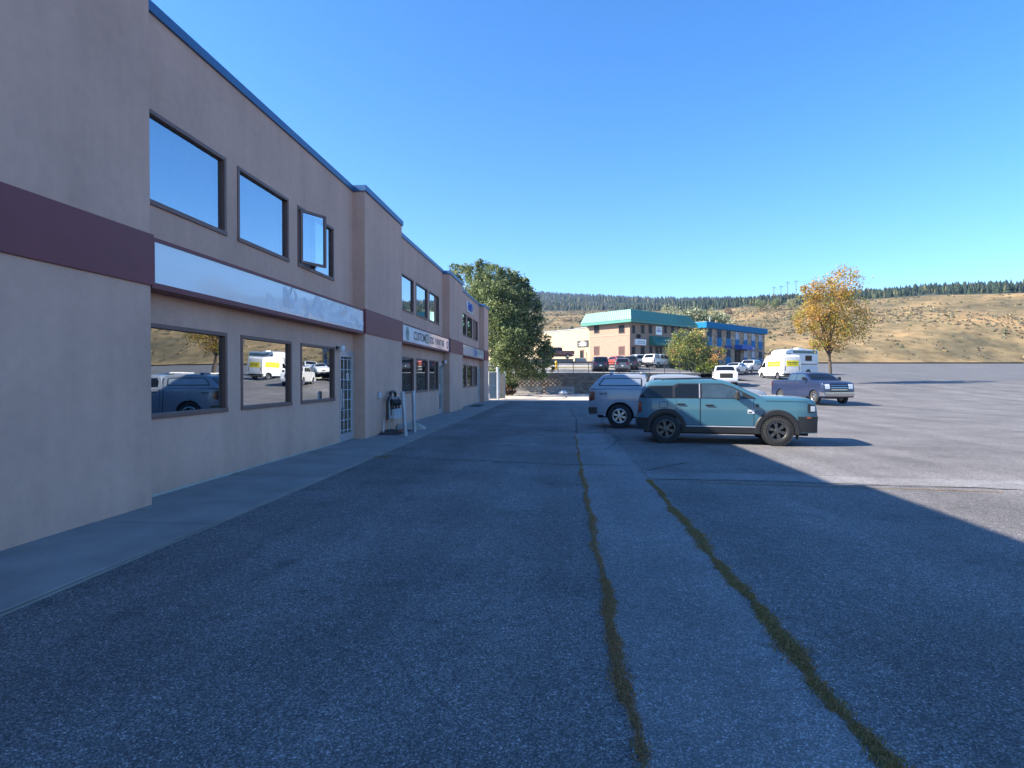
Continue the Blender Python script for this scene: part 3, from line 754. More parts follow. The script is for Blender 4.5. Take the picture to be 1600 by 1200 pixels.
    def spatch(s, mb, lo, hi, side, off=.006, nx=14, nz=6):
        """side patch: lo / hi are polylines [(x, z)] that share their x range"""
        x0, x1 = lo[0][0], lo[-1][0]
        xs = sorted(set(list(np.linspace(x0, x1, nx + 1)) + [p[0] for p in lo] + [p[0] for p in hi if x0 <= p[0] <= x1]))
        fl = lambda x: float(np.interp(x, [p[0] for p in lo], [p[1] for p in lo])); fh = lambda x: float(np.interp(x, [p[0] for p in hi], [p[1] for p in hi]))
        def pt(x, t, o): z = fl(x) + (fh(x) - fl(x)) * t; return (x, side * (s.y(x, z) + o), z)
        rows = [[pt(x, k / nz, off) for x in xs] for k in range(nz + 1)]
        mb.grid(rows)
        mb.grid([rows[0], [pt(x, 0, -.004) for x in xs]]); mb.grid([rows[-1], [pt(x, 1, -.004) for x in xs]])
        mb.grid([[r[0] for r in rows], [pt(xs[0], k / nz, -.004) for k in range(nz + 1)]]); mb.grid([[r[-1] for r in rows], [pt(xs[-1], k / nz, -.004) for k in range(nz + 1)]])
    def flare(s, mb, side, w, wide=.07, off=.02, a0=-.2, a1=math.pi + .2):
        for w in (w,):
            rows = []
            for k in range(25):
                a = a0 + (a1 - a0) * k / 24; ca, sa_ = math.cos(a), math.sin(a)
                def P(r, o):
                    x, z = w + r * ca, max(s.sill * .9, s.Rw + r * sa_)
                    return (x, side * (s.y(x, z) + o), z)
                rows.append([P(s.Ra - .05, -.09), P(s.Ra - .045, off * .8), P(s.Ra - .01, off), P(s.Ra + wide * .7, off), P(s.Ra + wide, -.003)])
            mb.grid(rows)
WHEELS = {}
def wheel_meshes(Rw, Rr, style, width=.23):
    key = (Rw, Rr, style, width)
    if key in WHEELS: return WHEELS[key]
    h = width / 2
    ty = MB(M_RUBBER); ty.smooth = True
    ty.lathe([(Rr, -h * .85), (Rr + .02, -h), (Rw - .05, -h), (Rw - .015, -h * .86), (Rw, -h * .6), (Rw, h * .6), (Rw - .015, h * .86), (Rw - .05, h), (Rr + .02, h), (Rr, h * .85)], (0, 0, 0), 'Y', 36)
    if style == 'chunky':                    # tread lugs proud of the shoulder
        for k in range(36):
            a = 2 * math.pi * k / 36; u = Vector((math.cos(a), 0, math.sin(a))); tn = Vector((-math.sin(a), 0, math.cos(a)))
            for sd in (-1, 1): ty.obox(u * (Rw - .035) + Vector((0, sd * h * (.5 if sd > 0 else 1.02), 0)), u, (0, 1, 0), tn, .045, h * .52, .034)
    dark = style in ('chunky',)
    rm = MB(M_RIMD if dark else M_RIM, M_DARK); rm.smooth = False
    for sd in (-1, 1):
        rm.cur = 0
        rm.lathe([(Rr + .008, sd * h * .9), (Rr - .012, sd * h * .95), (Rr - .03, sd * h * .86), (Rr - .035, sd * h * .4)], (0, 0, 0), 'Y', 36)
        rm.cur = 1; rm.lathe([(Rr - .03, sd * h * .3), (0, sd * h * .3)], (0, 0, 0), 'Y', 24)
        rm.cur = 0
        ns = {'six': 6, 'chunky': 6, 'five': 5, 'ten': 10, 'steel': 8}[style]
        for k in range(ns):
            a = 2 * math.pi * k / ns + .3; u = Vector((math.cos(a), 0, math.sin(a))); tn = Vector((-math.sin(a), 0, math.cos(a)))
            wd0 = .035 if ns < 9 else .02
            for q_ in ((-1, 1) if style in ('six', 'chunky') else (0,)):
                u2 = (u + tn * q_ * .13).normalized(); t2 = Vector((-u2.z, 0, u2.x))
                c0 = u2 * .05 - t2 * wd0 / 2 + Vector((0, sd * h * .62 - .02, 0))
                rm.obox(c0, u2, (0, 1, 0), t2, Rr - .075, .045, wd0)
        rm.lathe([(.075, sd * h * .5), (.075, sd * h * .82), (.05, sd * h * .9), (0, sd * h * .9)], (0, 0, 0), 'Y', 18)
    hb = MB(M_DARK); hb.lathe([(0, -h * .28), (Rr - .04, -h * .28), (Rr - .04, h * .28), (0, h * .28)], (0, 0, 0), 'Y', 20)
    WHEELS[key] = (hb.mesh('wheel'), ty.mesh('tyre'), rm.mesh('rim'))
    return WHEELS[key]
def add_wheels(t, sh, Rr, style, inset=.125, width=.23):
    hb, ty, rm = wheel_meshes(sh.Rw, Rr, style, width)
    for x in sh.wh:
        for sd in (1, -1):
            w = link('wheel', hb, t); w.location = (x, sd * (sh.W / 2 - inset), sh.Rw)
            if sd < 0: w.rotation_euler = (0, 0, math.pi)
            link('tyre', ty, w); link('rim', rm, w)
def part(t, name, fn, *mats, bevel=0, smooth=True):
    mb = MB(*mats); mb.smooth = smooth; fn(mb); o = mb.build(name, t, world=False, bevel=bevel); return o
def rbox(t, name, mat, x0, x1, y0, y1, z0, z1, bev=.02):
    return part(t, name, lambda m: m.box(x0, x1, y0, y1, z0, z1), mat, bevel=bev, smooth=False)
def mirrors(t, sh, x, z, mat, s=1.0):
    for sd in (1, -1):
        y = sh.y(x, z) - .02
        def f(m):
            P = []
            for (dx, dz, dy) in ((-.06, 0, .02), (.06, 0, .0), (.06, .02, .0), (-.06, .15, .02)): pass
            m.add([(x - .05, sd * (y + .03), z + .0), (x + .09, sd * (y + .03), z + .02), (x + .03, sd * (y + .27 * s), z + .0), (x - .07, sd * (y + .25 * s), z + .0),
                   (x - .05, sd * (y + .06), z + .16 * s), (x + .05, sd * (y + .06), z + .14 * s), (x + .01, sd * (y + .26 * s), z + .17 * s), (x - .07, sd * (y + .25 * s), z + .18 * s)],
                  [(0, 3, 2, 1), (4, 5, 6, 7), (0, 1, 5, 4), (1, 2, 6, 5), (2, 3, 7, 6), (3, 0, 4, 7)])
        part(t, 'mirror', f, mat, bevel=.03, smooth=False)
def place(name, label, cat, xc, d, z, head, group=None):
    w = cw(xc, d, z)
    return thing(name, label, cat, w, R(head) + TH, group)
def door(t, sh, x0, x1, z0, ztop, paint_m, handle_x, hz, hm=M_BLACK):
    for sd in (1, -1):
        def f(m, sd=sd):
            m.mat(M_DARK); e = .009
            sh.spatch(m, [(x0 - e, z0 - e), (x1 + e, z0 - e)], [(x0 - e, ztop), (x1 + e, ztop)], sd, .0025, 10, 6)
            m.mat(paint_m); sh.spatch(m, [(x0, z0), (x1, z0)], [(x0, ztop - .002), (x1, ztop - .002)], sd, .007, 10, 8)
        dr = part(t, 'door', f, M_DARK, paint_m)
        y = sh.y(handle_x, hz)
        rbox(dr, 'handle', hm, handle_x - .1, handle_x + .1, sd * (y + .004), sd * (y + .045), hz - .018, hz + .018, .012)
def under(t, sh, x0, x1, z0=.22, z1=None):
    rbox(t, 'underbody', M_DARK, x0, x1, -sh.W / 2 + .3, sh.W / 2 - .3, z0, z1 or sh.Rw * 2 + .05, .02)
def lamp_nose(t, sh, z0, z1, v0, v1, mat, name='headlight', end='nose', off=.012):
    for sd in (1, -1):
        part(t, name, lambda m: sh.tpatch(m, sh.zi(z0, end), sh.zi(z1, end), min(sd * v0, sd * v1), max(sd * v0, sd * v1), off, 4, 4), mat)
def end_patch(t, name, sh, z0, z1, v0, v1, mat, end='nose', off=.014):
    return part(t, name, lambda m: sh.tpatch(m, sh.zi(z0, end), sh.zi(z1, end), v0, v1, off, 5, 8), mat)
def slit(t, sh, z0, z1, xs, side_pts, mat, end, name, off=.018, xlen=.5):
    """bumper that wraps one end: across the end and a little way round both sides"""
    def f(m):
        sh.tpatch(m, sh.zi(z0, end), sh.zi(z1, end), -1.05, 1.05, off, 5, 10)
        x0, x1 = (sh.L0 + .008, sh.L0 + xlen) if end == 'tail' else (sh.L1 - xlen, sh.L1 - .008)
        for sd in (1, -1): sh.spatch(m, [(x0, z0), (x1, z0)], [(x0, z1), (x1, z1)], sd, off, 8, 4)
    return part(t, name, f, mat)

# ---- teal compact SUV across the lane
def teal_suv():
    d0, d1 = 15.03, 14.38
    x0, x1 = px(1040.4, d0), px(1210.2, d1)
    head = math.degrees(math.atan2(d1 - d0, x1 - x0))
    off = .76; c, s_ = math.cos(R(head)), math.sin(R(head))
    # near-side wheels give the line; the vehicle's middle lies half a track behind it
    ox, od = x0 - off * c + .82 * -s_, d0 - off * s_ + .82 * c
    t = place('parked_suv', 'teal blue boxy compact SUV half in sun, nearest vehicle, with black cladding', 'SUV', ox, od, 0, head)
    sh = Shell([(.10, .36), (.02, .46), (0, .66), (.05, .72), (.05, 1.08), (.08, 1.17), (.24, 1.50), (.30, 1.57), (.44, 1.61), (.9, 1.645), (1.5, 1.655), (2.05, 1.64), (2.3, 1.585), (2.62, 1.43), (3.06, 1.225), (3.14, 1.205), (3.6, 1.20), (4.08, 1.19), (4.27, 1.15), (4.34, 1.02), (4.37, .62), (4.28, .36)],
               1.88, .33, (.76, 3.43), .375, [(0, 1.16), (3.0, 1.16), (4.4, 1.14)], tum=.17, plan=(.11, .5), rsh=.075, it=2, Ra=.445)
    part(t, 'body', sh.body, P_TEAL)
    under(t, sh, .2, 4.2, .24, .8)
    # one long band of side glass with black pillars, stepped up behind the rear door
    for sd in (1, -1):
        part(t, 'window_trim', lambda m: sh.spatch(m, [(.10, 1.165), (2.93, 1.165)], [(.10, 1.215), (.33, 1.49), (.95, 1.50), (1.05, 1.55), (2.14, 1.55), (2.40, 1.47), (2.93, 1.19)], sd, .004, 26, 6), M_BLACK)
        for nm, lo, hi, m_ in (('rear_quarter_glass', [(.14, 1.185), (.92, 1.185)], [(.14, 1.235), (.35, 1.468), (.92, 1.478)], M_CARGL),
                               ('side_window', [(.99, 1.185), (1.55, 1.185)], [(.99, 1.44), (1.08, 1.525), (1.55, 1.53)], M_CARGL),
                               ('side_window', [(1.66, 1.185), (2.62, 1.185)], [(1.66, 1.53), (2.12, 1.525), (2.38, 1.445), (2.62, 1.32)], M_CARGL2)):
            part(t, nm, lambda m: sh.spatch(m, lo, hi, sd, .008, 16, 6), m_)
        part(t, 'pillar_trim', lambda m: sh.spatch(m, [(1.585, 1.18), (1.605, 1.18)], [(1.585, 1.55), (1.605, 1.55)], sd, .012, 2, 5), M_FRAMEL)
        [part(t, 'wheel_arch_trim', lambda m: sh.flare(m, sd, w_, .085, .03), M_BLACK) for w_ in sh.wh]
        part(t, 'sill_trim', lambda m: sh.spatch(m, [(1.2, .30), (2.98, .30)], [(1.2, .44), (2.98, .44)], sd, .022, 10, 4), M_BLACK)
        part(t, 'sill_strip', lambda m: sh.spatch(m, [(1.22, .452), (2.96, .452)], [(1.22, .472), (2.96, .472)], sd, .016, 10, 2), M_GREY)
        part(t, 'taillight', lambda m: sh.spatch(m, [(.055, .80), (.15, .80)], [(.055, 1.08), (.15, 1.08)], sd, .012, 4, 5), M_RED)
        part(t, 'headlight', lambda m: sh.spatch(m, [(4.12, .84), (4.30, .84)], [(4.12, 1.06), (4.30, 1.02)], sd, .012, 6, 5), M_BLACK)
        part(t, 'headlamp_lens', lambda m: sh.spatch(m, [(4.19, .87), (4.29, .87)], [(4.19, 1.0), (4.29, 1.0)], sd, .018, 5, 4), M_LAMP)
        part(t, 'side_marker', lambda m: sh.spatch(m, [(4.10, .70), (4.2, .70)], [(4.10, .735), (4.2, .735)], sd, .026, 3, 2), M_AMBER)
        part(t, 'side_reflector', lambda m: sh.spatch(m, [(.2, .60), (.29, .60)], [(.2, .63), (.29, .63)], sd, .03, 3, 2), M_RED)
        part(t, 'badge', lambda m: (m.mat(M_PLATE), sh.spatch(m, [(2.74, .80), (2.9, .80)], [(2.74, .9), (2.9, .9)], sd, .012, 2, 2), m.mat(M_BLACK), sh.spatch(m, [(2.76, .815), (2.84, .815)], [(2.76, .845), (2.84, .845)], sd, .014, 2, 2)), M_PLATE, M_BLACK)
        part(t, 'roof_rail', lambda m: m.tube([(.62, sd * .66, 1.60), (.70, sd * .66, 1.665), (1.9, sd * .66, 1.69), (2.05, sd * .66, 1.62)], .02, 8), M_BLACK)
        part(t, 'mud_flap', lambda m: m.box(3.9, 3.92, sd * .70, sd * .92, .17, .42), M_BLACK, smooth=False)
    for sd in (1, -1):
        part(t, 'hood_seam', lambda m: sh.spatch(m, [(3.16, 1.112), (4.12, 1.095)], [(3.16, 1.124), (4.12, 1.107)], sd, .003, 10, 2), M_DARK)
        part(t, 'fender_vent', lambda m: sh.spatch(m, [(2.93, .96), (3.0, .96)], [(2.93, 1.04), (3.0, 1.04)], sd, .008, 3, 3), M_BLACK)
    door(t, sh, 1.02, 1.60, .49, 1.165, P_TEAL, 1.13, 1.02); door(t, sh, 1.625, 2.88, .49, 1.165, P_TEAL, 1.83, 1.00)
    for sd in (1, -1):
        part(t, 'fuel_door', lambda m: (m.mat(M_DARK), sh.spatch(m, [(.59, .925), (.81, .925)], [(.59, 1.085), (.81, 1.085)], sd, .003, 4, 3), m.mat(P_TEAL), sh.spatch(m, [(.6, .935), (.8, .935)], [(.6, 1.075), (.8, 1.075)], sd, .007, 4, 3)), M_DARK, P_TEAL)
    part(t, 'windshield', lambda m: sh.tpatch(m, sh.xi(3.04), sh.xi(2.36), -.93, .93, .008, 8, 10, .03), M_CARGL2)
    part(t, 'rear_window', lambda m: sh.tpatch(m, sh.zi(1.2, 'tail'), sh.zi(1.52, 'tail'), -.86, .86, .008), M_CARGL)
    slit(t, sh, .355, .66, None, None, M_BLACK, 'tail', 'rear_bumper', .022, .34)
    slit(t, sh, .36, .74, None, None, M_BLACK, 'nose', 'front_bumper', .022, .46)
    end_patch(t, 'grille', sh, .78, .98, -.8, .8, M_BLACK)
    end_patch(t, 'licence_plate', sh, .82, .95, -.17, .17, M_PLATE, 'tail')
    rbox(t, 'wiper_cowl', M_BLACK, 2.98, 3.1, -.66, .66, 1.16, 1.178, .006)
    mirrors(t, sh, 2.50, 1.15, M_BLACK, 1.25)
    for y in (-.36, .36):
        rbox(t, 'front_seat', M_BLACK, 1.72, 1.9, y - .2, y + .2, .8, 1.4, .05)
    add_wheels(t, sh, .235, 'chunky', .10, .24)
teal_suv()

# ---- pickups
def pickup(t, P, L=5.9, bars=3, W=2.02, cab=(2.05, 4.55), zroof=1.9, zrail=1.36, zhood=1.36, wheels=(1.22, 4.9), Rw=.41, canopy=None, rim=.24, rimstyle='six', grille=M_BLACK, doors=2, side_glass=M_CARGL, front=True, bumper=M_CHROME):
    b0, b1 = cab
    sh = Shell([(.12, .48), (.04, .55), (.02, zrail - .07), (.05, zrail), (b0 - .02, zrail + .01), (b1, zrail + .0), (b1 + .3, zhood + .01), (L - .35, zhood - .06), (L - .12, zhood - .14), (L - .04, zhood - .4), (L - .03, .55), (L - .1, .42)],
               W, .44, wheels, Rw, [(0, zrail), (L, zrail)], tum=.0, plan=(.07, .45), rsh=.05, it=1, Ra=Rw + .10, crown=.02)
    part(t, 'body', sh.body, P)
    cb = Shell([(b0, zrail - .1), (b0 + .01, zrail + .05), (b0 + .09, zroof - .1), (b0 + .2, zroof - .02), (b0 + .8, zroof), (b1 - .95, zroof - .02), (b1 - .72, zroof - .09), (b1 - .05, zrail + .05), (b1 + .02, zrail - .1)],
               W * .985, zrail - .11, (), Rw, [(0, zrail), (L, zrail)], tum=.17, plan=(.02, .3), rsh=.08, it=2, L0=0, L1=L)
    part(t, 'cab', cb.body, P)
    under(t, sh, .3, L - .25, .33, .95)
    wz0, wz1 = zrail + .03, zroof - .12
    xm = (b0 + b1) / 2 - .32
    for sd in (1, -1):
        part(t, 'side_window', lambda m: cb.spatch(m, [(b0 + .16, wz0), (xm - .04, wz0)], [(b0 + .16, wz0 + .2), (b0 + .24, wz1), (xm - .04, wz1)], sd, .006, 12, 5), side_glass)
        part(t, 'side_window', lambda m: cb.spatch(m, [(xm + .05, wz0), (b1 - .30, wz0)], [(xm + .05, wz1), (b1 - .84, wz1 - .01), (b1 - .30, wz0 + .03)], sd, .006, 12, 5), side_glass)
        [part(t, 'wheel_arch_trim', lambda m: sh.flare(m, sd, w_, .05, .018), P) for w_ in sh.wh]
        part(t, 'running_board', lambda m: m.tube([(wheels[0] + .7, sd * (W / 2 - .03), .40), (wheels[1] - .7, sd * (W / 2 - .03), .40)], .045, 8), M_BLACK)
        part(t, 'taillight', lambda m: (sh.spatch(m, [(.05, zrail - .42), (.23, zrail - .36)], [(.05, zrail - .09), (.23, zrail - .09)], sd, .012, 5, 5), sh.tpatch(m, sh.zi(zrail - .42, 'tail'), sh.zi(zrail - .09, 'tail'), min(sd * .84, sd * .99), max(sd * .84, sd * .99), .012, 4, 3)), M_RED)
    part(t, 'windshield', lambda m: cb.tpatch(m, cb.xi(b1 - .1), cb.xi(b1 - .70), -.95, .95, .008, 8, 8, .04), M_CARGL)
    part(t, 'rear_window', lambda m: cb.tpatch(m, cb.zi(zrail + .08, 'tail'), cb.zi(zroof - .12, 'tail'), -.85, .85, .006), M_CARGL)
    door(t, sh, b0 + .1, xm, .52, zrail - .03, P, b0 + .28, zrail - .14, bumper if bumper is M_CHROME else M_BLACK); door(t, sh, xm + .03, b1 - .12, .52, zrail - .03, P, xm + .22, zrail - .14, bumper if bumper is M_CHROME else M_BLACK)
    for sd in (1, -1):
        part(t, 'bed_seam', lambda m: sh.spatch(m, [(b0 - .02, .46), (b0 + .0, .46)], [(b0 - .02, zrail - .02), (b0, zrail - .02)], sd, .004, 2, 6), M_DARK)
    slit(t, sh, .50, .70, None, None, bumper, 'tail', 'rear_bumper', .05, .28)
    slit(t, sh, .50, .72, None, None, bumper, 'nose', 'front_bumper', .05, .3)
    end_patch(t, 'grille', sh, .78, zhood - .2, -.62, .62, grille)
    for k in range(bars):
        zz = .85 + k * .12
        end_patch(t, 'grille_bar', sh, zz, zz + .035, -.58, .58, M_CHROME, off=.022)
    lamp_nose(t, sh, .92, zhood - .2, .66, .97, M_LAMP)
    end_patch(t, 'licence_plate', sh, .78, .92, -.17, .17, M_PLATE, 'tail', .02)
    end_patch(t, 'tailgate_handle', sh, zrail - .22, zrail - .14, -.12, .12, M_BLACK, 'tail', .02)
    mirrors(t, sh, b1 - .38, zrail + .02, M_BLACK, 1.2)
    add_wheels(t, sh, rim, rimstyle, .14, .26)
    if canopy:
        zc = zroof + .01
        cp = Shell([(.05, zrail + .012), (.08, zrail + .05), (.42, zc - .07), (.55, zc - .015), (1.2, zc), (b0 - .1, zc), (b0 - .02, zc - .08), (b0 - .015, zrail + .012)], W * .99, zrail + .006, (), Rw, [(0, zrail), (L, zrail)], tum=.14, plan=(.03, .3), rsh=.09, it=2, L0=0, L1=L)
        part(t, 'canopy', cp.body, P)
        z0, z1 = zrail + .10, zc - .12
        for sd in (1, -1):
            part(t, 'canopy_window', lambda m: (m.mat(M_BLACK), cp.spatch(m, [(.36, z0), (b0 - .16, z0)], [(.36, z0 + .06), (.52, z1), (b0 - .2, z1), (b0 - .16, z1 - .05)], sd, .008, 16, 5),
                 m.mat(canopy), cp.spatch(m, [(.42, z0 + .03), (b0 - .2, z0 + .03)], [(.42, z0 + .08), (.55, z1 - .03), (b0 - .2, z1 - .03)], sd, .012, 16, 5)), M_BLACK, canopy)
        part(t, 'canopy_rear_glass', lambda m: cp.tpatch(m, cp.zi(zrail + .12, 'tail'), cp.zi(zc - .1, 'tail'), -.85, .85, .008), M_CARGL)
    else:
        rbox(t, 'bed_cover', M_BLACK, .14, b0 - .06, -W / 2 + .13, W / 2 - .13, zrail - .02, zrail + .03, .01)
    return sh, cb
# silver pickup with canopy behind the teal SUV
d0 = 19.4; head = -14.4; c, s_ = math.cos(R(head)), math.sin(R(head)); x0 = px(968.5, d0)
ox, od = x0 - 1.06 * c + .9 * -s_, d0 - 1.06 * s_ + .9 * c
t = place('pickup_truck', 'silver pickup truck with matching canopy and white ladder rack bars behind the teal SUV', 'pickup truck', ox, od, 0, head)
M_CANW = mk('canopy_glass', (.25, .29, .34), .03, var=.02, coat=1.0, spec=1.0)
sh, cb = pickup(t, P_SILV, canopy=M_CANW, zroof=1.80, zrail=1.32, wheels=(1.06, 4.75), L=5.75, cab=(1.95, 4.4), bumper=M_RIMD)
for x in (.75, 1.75):
    part(t, 'rack_bar', lambda m: (m.mat(M_WHITEM), m.tube([(x, -.84, 1.865), (x, .84, 1.865)], .028, 8), m.mat(M_BLACK), m.box(x - .05, x + .05, -.68, -.6, 1.76, 1.85), m.box(x - .05, x + .05, .6, .68, 1.76, 1.85)), M_WHITEM, M_BLACK, smooth=False)
for sd in (1, -1):
    part(t, 'roof_rail', lambda m: m.tube([(2.2, sd * .68, 1.77), (3.5, sd * .68, 1.785)], .018, 6), M_BLACK)
    o = text('side_lettering', '4X4', .1, (0, 0, 0), (R(90), 0, R(180) if sd > 0 else 0), M_BLACK, sx=1.5); o.parent = t; o.location = (.5, sd * (sh.y(.5, 1.15) + .006), 1.15)
# navy pickup at the right
t = place('pickup_truck', 'dark navy blue pickup truck parked on the right in full sun', 'pickup truck', px(1204, 40) + 1.0, 40.1, .10, -85)
pickup(t, P_DKBLU, zroof=1.93, zrail=1.42, zhood=1.4, side_glass=M_CARGL2)
# white truck facing the lane
t = place('pickup_truck', 'white pickup truck facing the camera with a wide dark grille', 'pickup truck', px(1133, 57.6) - .25, 57.6, .88, -107)
pickup(t, P_WHITE, zroof=1.95, zrail=1.38, zhood=1.40, wheels=(1.22, 4.9), bars=0, grille=M_DARK, bumper=M_GREY)
# white pickup with canopy near the green-roofed building
t = place('pickup_truck', 'white pickup truck with canopy parked below the brick building', 'pickup truck', px(1011, 76), 75.6, 3.02, 42)
pickup(t, P_WHITE, L=5.2, W=1.85, cab=(1.6, 3.95), zroof=1.78, zrail=1.15, zhood=1.12, wheels=(1.05, 4.2), Rw=.35, rim=.21, rimstyle='five', canopy=M_CANW)
# dark red pickup on the raised drive
t = place('pickup_truck', 'dark red pickup truck beside the long cream wall', 'pickup truck', px(898, 92), 92.5, 4.75, 176)
pickup(t, P_DKRED, L=5.3, W=1.9, cab=(1.9, 4.1), zroof=1.8, zrail=1.2, zhood=1.18, wheels=(1.1, 4.3), Rw=.36, rim=.2, rimstyle='five')

# ---- cars
def car(t, P, kind='sedan', L=4.6, W=1.8, H=1.46, glass=M_CARGL, rim='five', wheels=None):
    Rw = .33 if kind == 'sedan' else .35
    b = .92 if kind == 'sedan' else 1.0
    if kind == 'sedan': top = [(.12, .28), (.03, .45), (.0, .62), (.05, .98), (.15, 1.03), (.75, 1.06), (1.35, H - .06), (1.8, H), (2.4, H - .01), (2.75, H - .10), (3.45, b + .06), (4.1, .84), (4.45, .72), (L, .55), (L - .05, .28)]
    elif kind == 'hatch': top = [(.12, .3), (.02, .45), (.0, .66), (.06, 1.0), (.28, H - .12), (.45, H - .03), (1.2, H), (2.2, H - .02), (2.6, H - .14), (3.2, b + .05), (3.8, .9), (L - .2, .78), (L - .03, .6), (L - .08, .3)]
    else: top = [(.12, .34), (.02, .48), (.0, .74), (.05, 1.08), (.22, H - .16), (.40, H - .04), (1.0, H), (2.3, H - .01), (2.65, H - .10), (3.2, b + .12), (3.35, 1.07), (4.1, 1.0), (L - .15, .9), (L - .02, .7), (L - .06, .34)]
    wh = wheels or (.82, L - .92)
    sh = Shell(top, W, .26 if kind != 'suv' else .32, wh, Rw, [(0, b + .04), (L, b - .02)], tum=.22 if kind == 'sedan' else .18, plan=(.14, .6), rsh=.08, it=2)
    part(t, 'body', sh.body, P); under(t, sh, .25, L - .2, .2, .7)
    z0, z1 = b + .06, H - .10
    xf = 3.3 if kind == 'sedan' else 3.05; xr = .98 if kind == 'sedan' else (.42 if kind == 'suv' else .5); xtop = 2.55
    xm = 1.95 if kind == 'sedan' else 1.75
    for sd in (1, -1):
        part(t, 'side_window', lambda m: sh.spatch(m, [(xr, z0), (xm - .03, z0)], [(xr, z0 + .05), (xr + (.42 if kind == 'sedan' else .12), z1), (xm - .03, z1)], sd, .006, 12, 5), glass)
        part(t, 'side_window', lambda m: sh.spatch(m, [(xm + .03, z0), (xf - .2, z0)], [(xm + .03, z1), (xtop, z1 - .02), (xf - .2, z0 + .03)], sd, .006, 12, 5), glass)
        part(t, 'side_trim', lambda m: sh.spatch(m, [(wh[0] + .45, .27), (wh[1] - .45, .27)], [(wh[0] + .45, .34), (wh[1] - .45, .34)], sd, .012, 8, 2), M_BLACK)
    door(t, sh, wh[0] + .38, xm, .38, b + .0, P, wh[0] + .55, b - .1); door(t, sh, xm + .025, wh[1] - .48, .38, b + .0, P, xm + .2, b - .1)
    part(t, 'windshield', lambda m: sh.tpatch(m, sh.xi(xf), sh.xi(2.62 if kind == 'sedan' else 2.55), -.93, .93, .007, 8, 8, .04), glass)
    if kind == 'sedan': part(t, 'rear_window', lambda m: sh.tpatch(m, sh.xi(.86), sh.xi(1.4), -.9, .9, .006, 6, 8, .05), glass)
    else: part(t, 'rear_window', lambda m: sh.tpatch(m, sh.zi(b + .12, 'tail'), sh.zi(H - .11, 'tail'), -.88, .88, .007), glass)
    lamp_nose(t, sh, .58, .70, .5, .98, M_LAMP)
    lamp_nose(t, sh, b - .18, b + (.06 if kind != 'sedan' else .02), .62, .99, M_RED, 'taillight', 'tail')
    end_patch(t, 'grille', sh, .42, .56, -.42, .42, M_BLACK); end_patch(t, 'licence_plate', sh, .66, .78, -.17, .17, M_PLATE, 'tail')
    end_patch(t, 'bumper_trim', sh, .32, .46, -.85, .85, M_BLACK, 'tail', .02)
    mirrors(t, sh, xf - .42, b + .06, P, .75); add_wheels(t, sh, .215, rim, .115, .21)
    return sh
def put(kind, label, cat, P, pxx, d, head, zoff=0, **kw):
    xc = px(pxx, d); t = place('parked_car', label, cat, xc, d, zterr(xc, d) + .02 + zoff, head); car(t, P, kind, **kw); return t
put('suv', 'dark navy SUV seen from behind on the upper street', 'SUV', P_NAVY, 938.5, 66.0, 84, L=4.7, W=1.9, H=1.74)
put('hatch', 'grey hatchback seen from behind, nearest the fence on the upper street', 'hatchback', P_GREYM, 972.5, 64.0, 78, L=4.2, W=1.76, H=1.58)
put('suv', 'dark charcoal SUV just beyond the grey hatchback', 'SUV', P_CHAR, 985, 69.5, 76, L=4.5, W=1.82, H=1.72)
put('sedan', 'small red car behind the dark SUV by the brick wall', 'car', P_REDP, 953, 78, -70, L=4.3, W=1.74, H=1.42)
put('suv', 'white wagon parked beyond the charcoal SUV', 'wagon', P_WHITE, 986, 80, 20, L=4.7, W=1.82, H=1.66)
put('sedan', 'white sedan facing the camera between white truck and white SUV', 'sedan', P_WHITE, 1160, 77, -134, L=4.6)
put('suv', 'white SUV facing the camera beside the white van', 'SUV', P_WHITE, 1180, 81, -132, L=4.75, W=1.88, H=1.75)

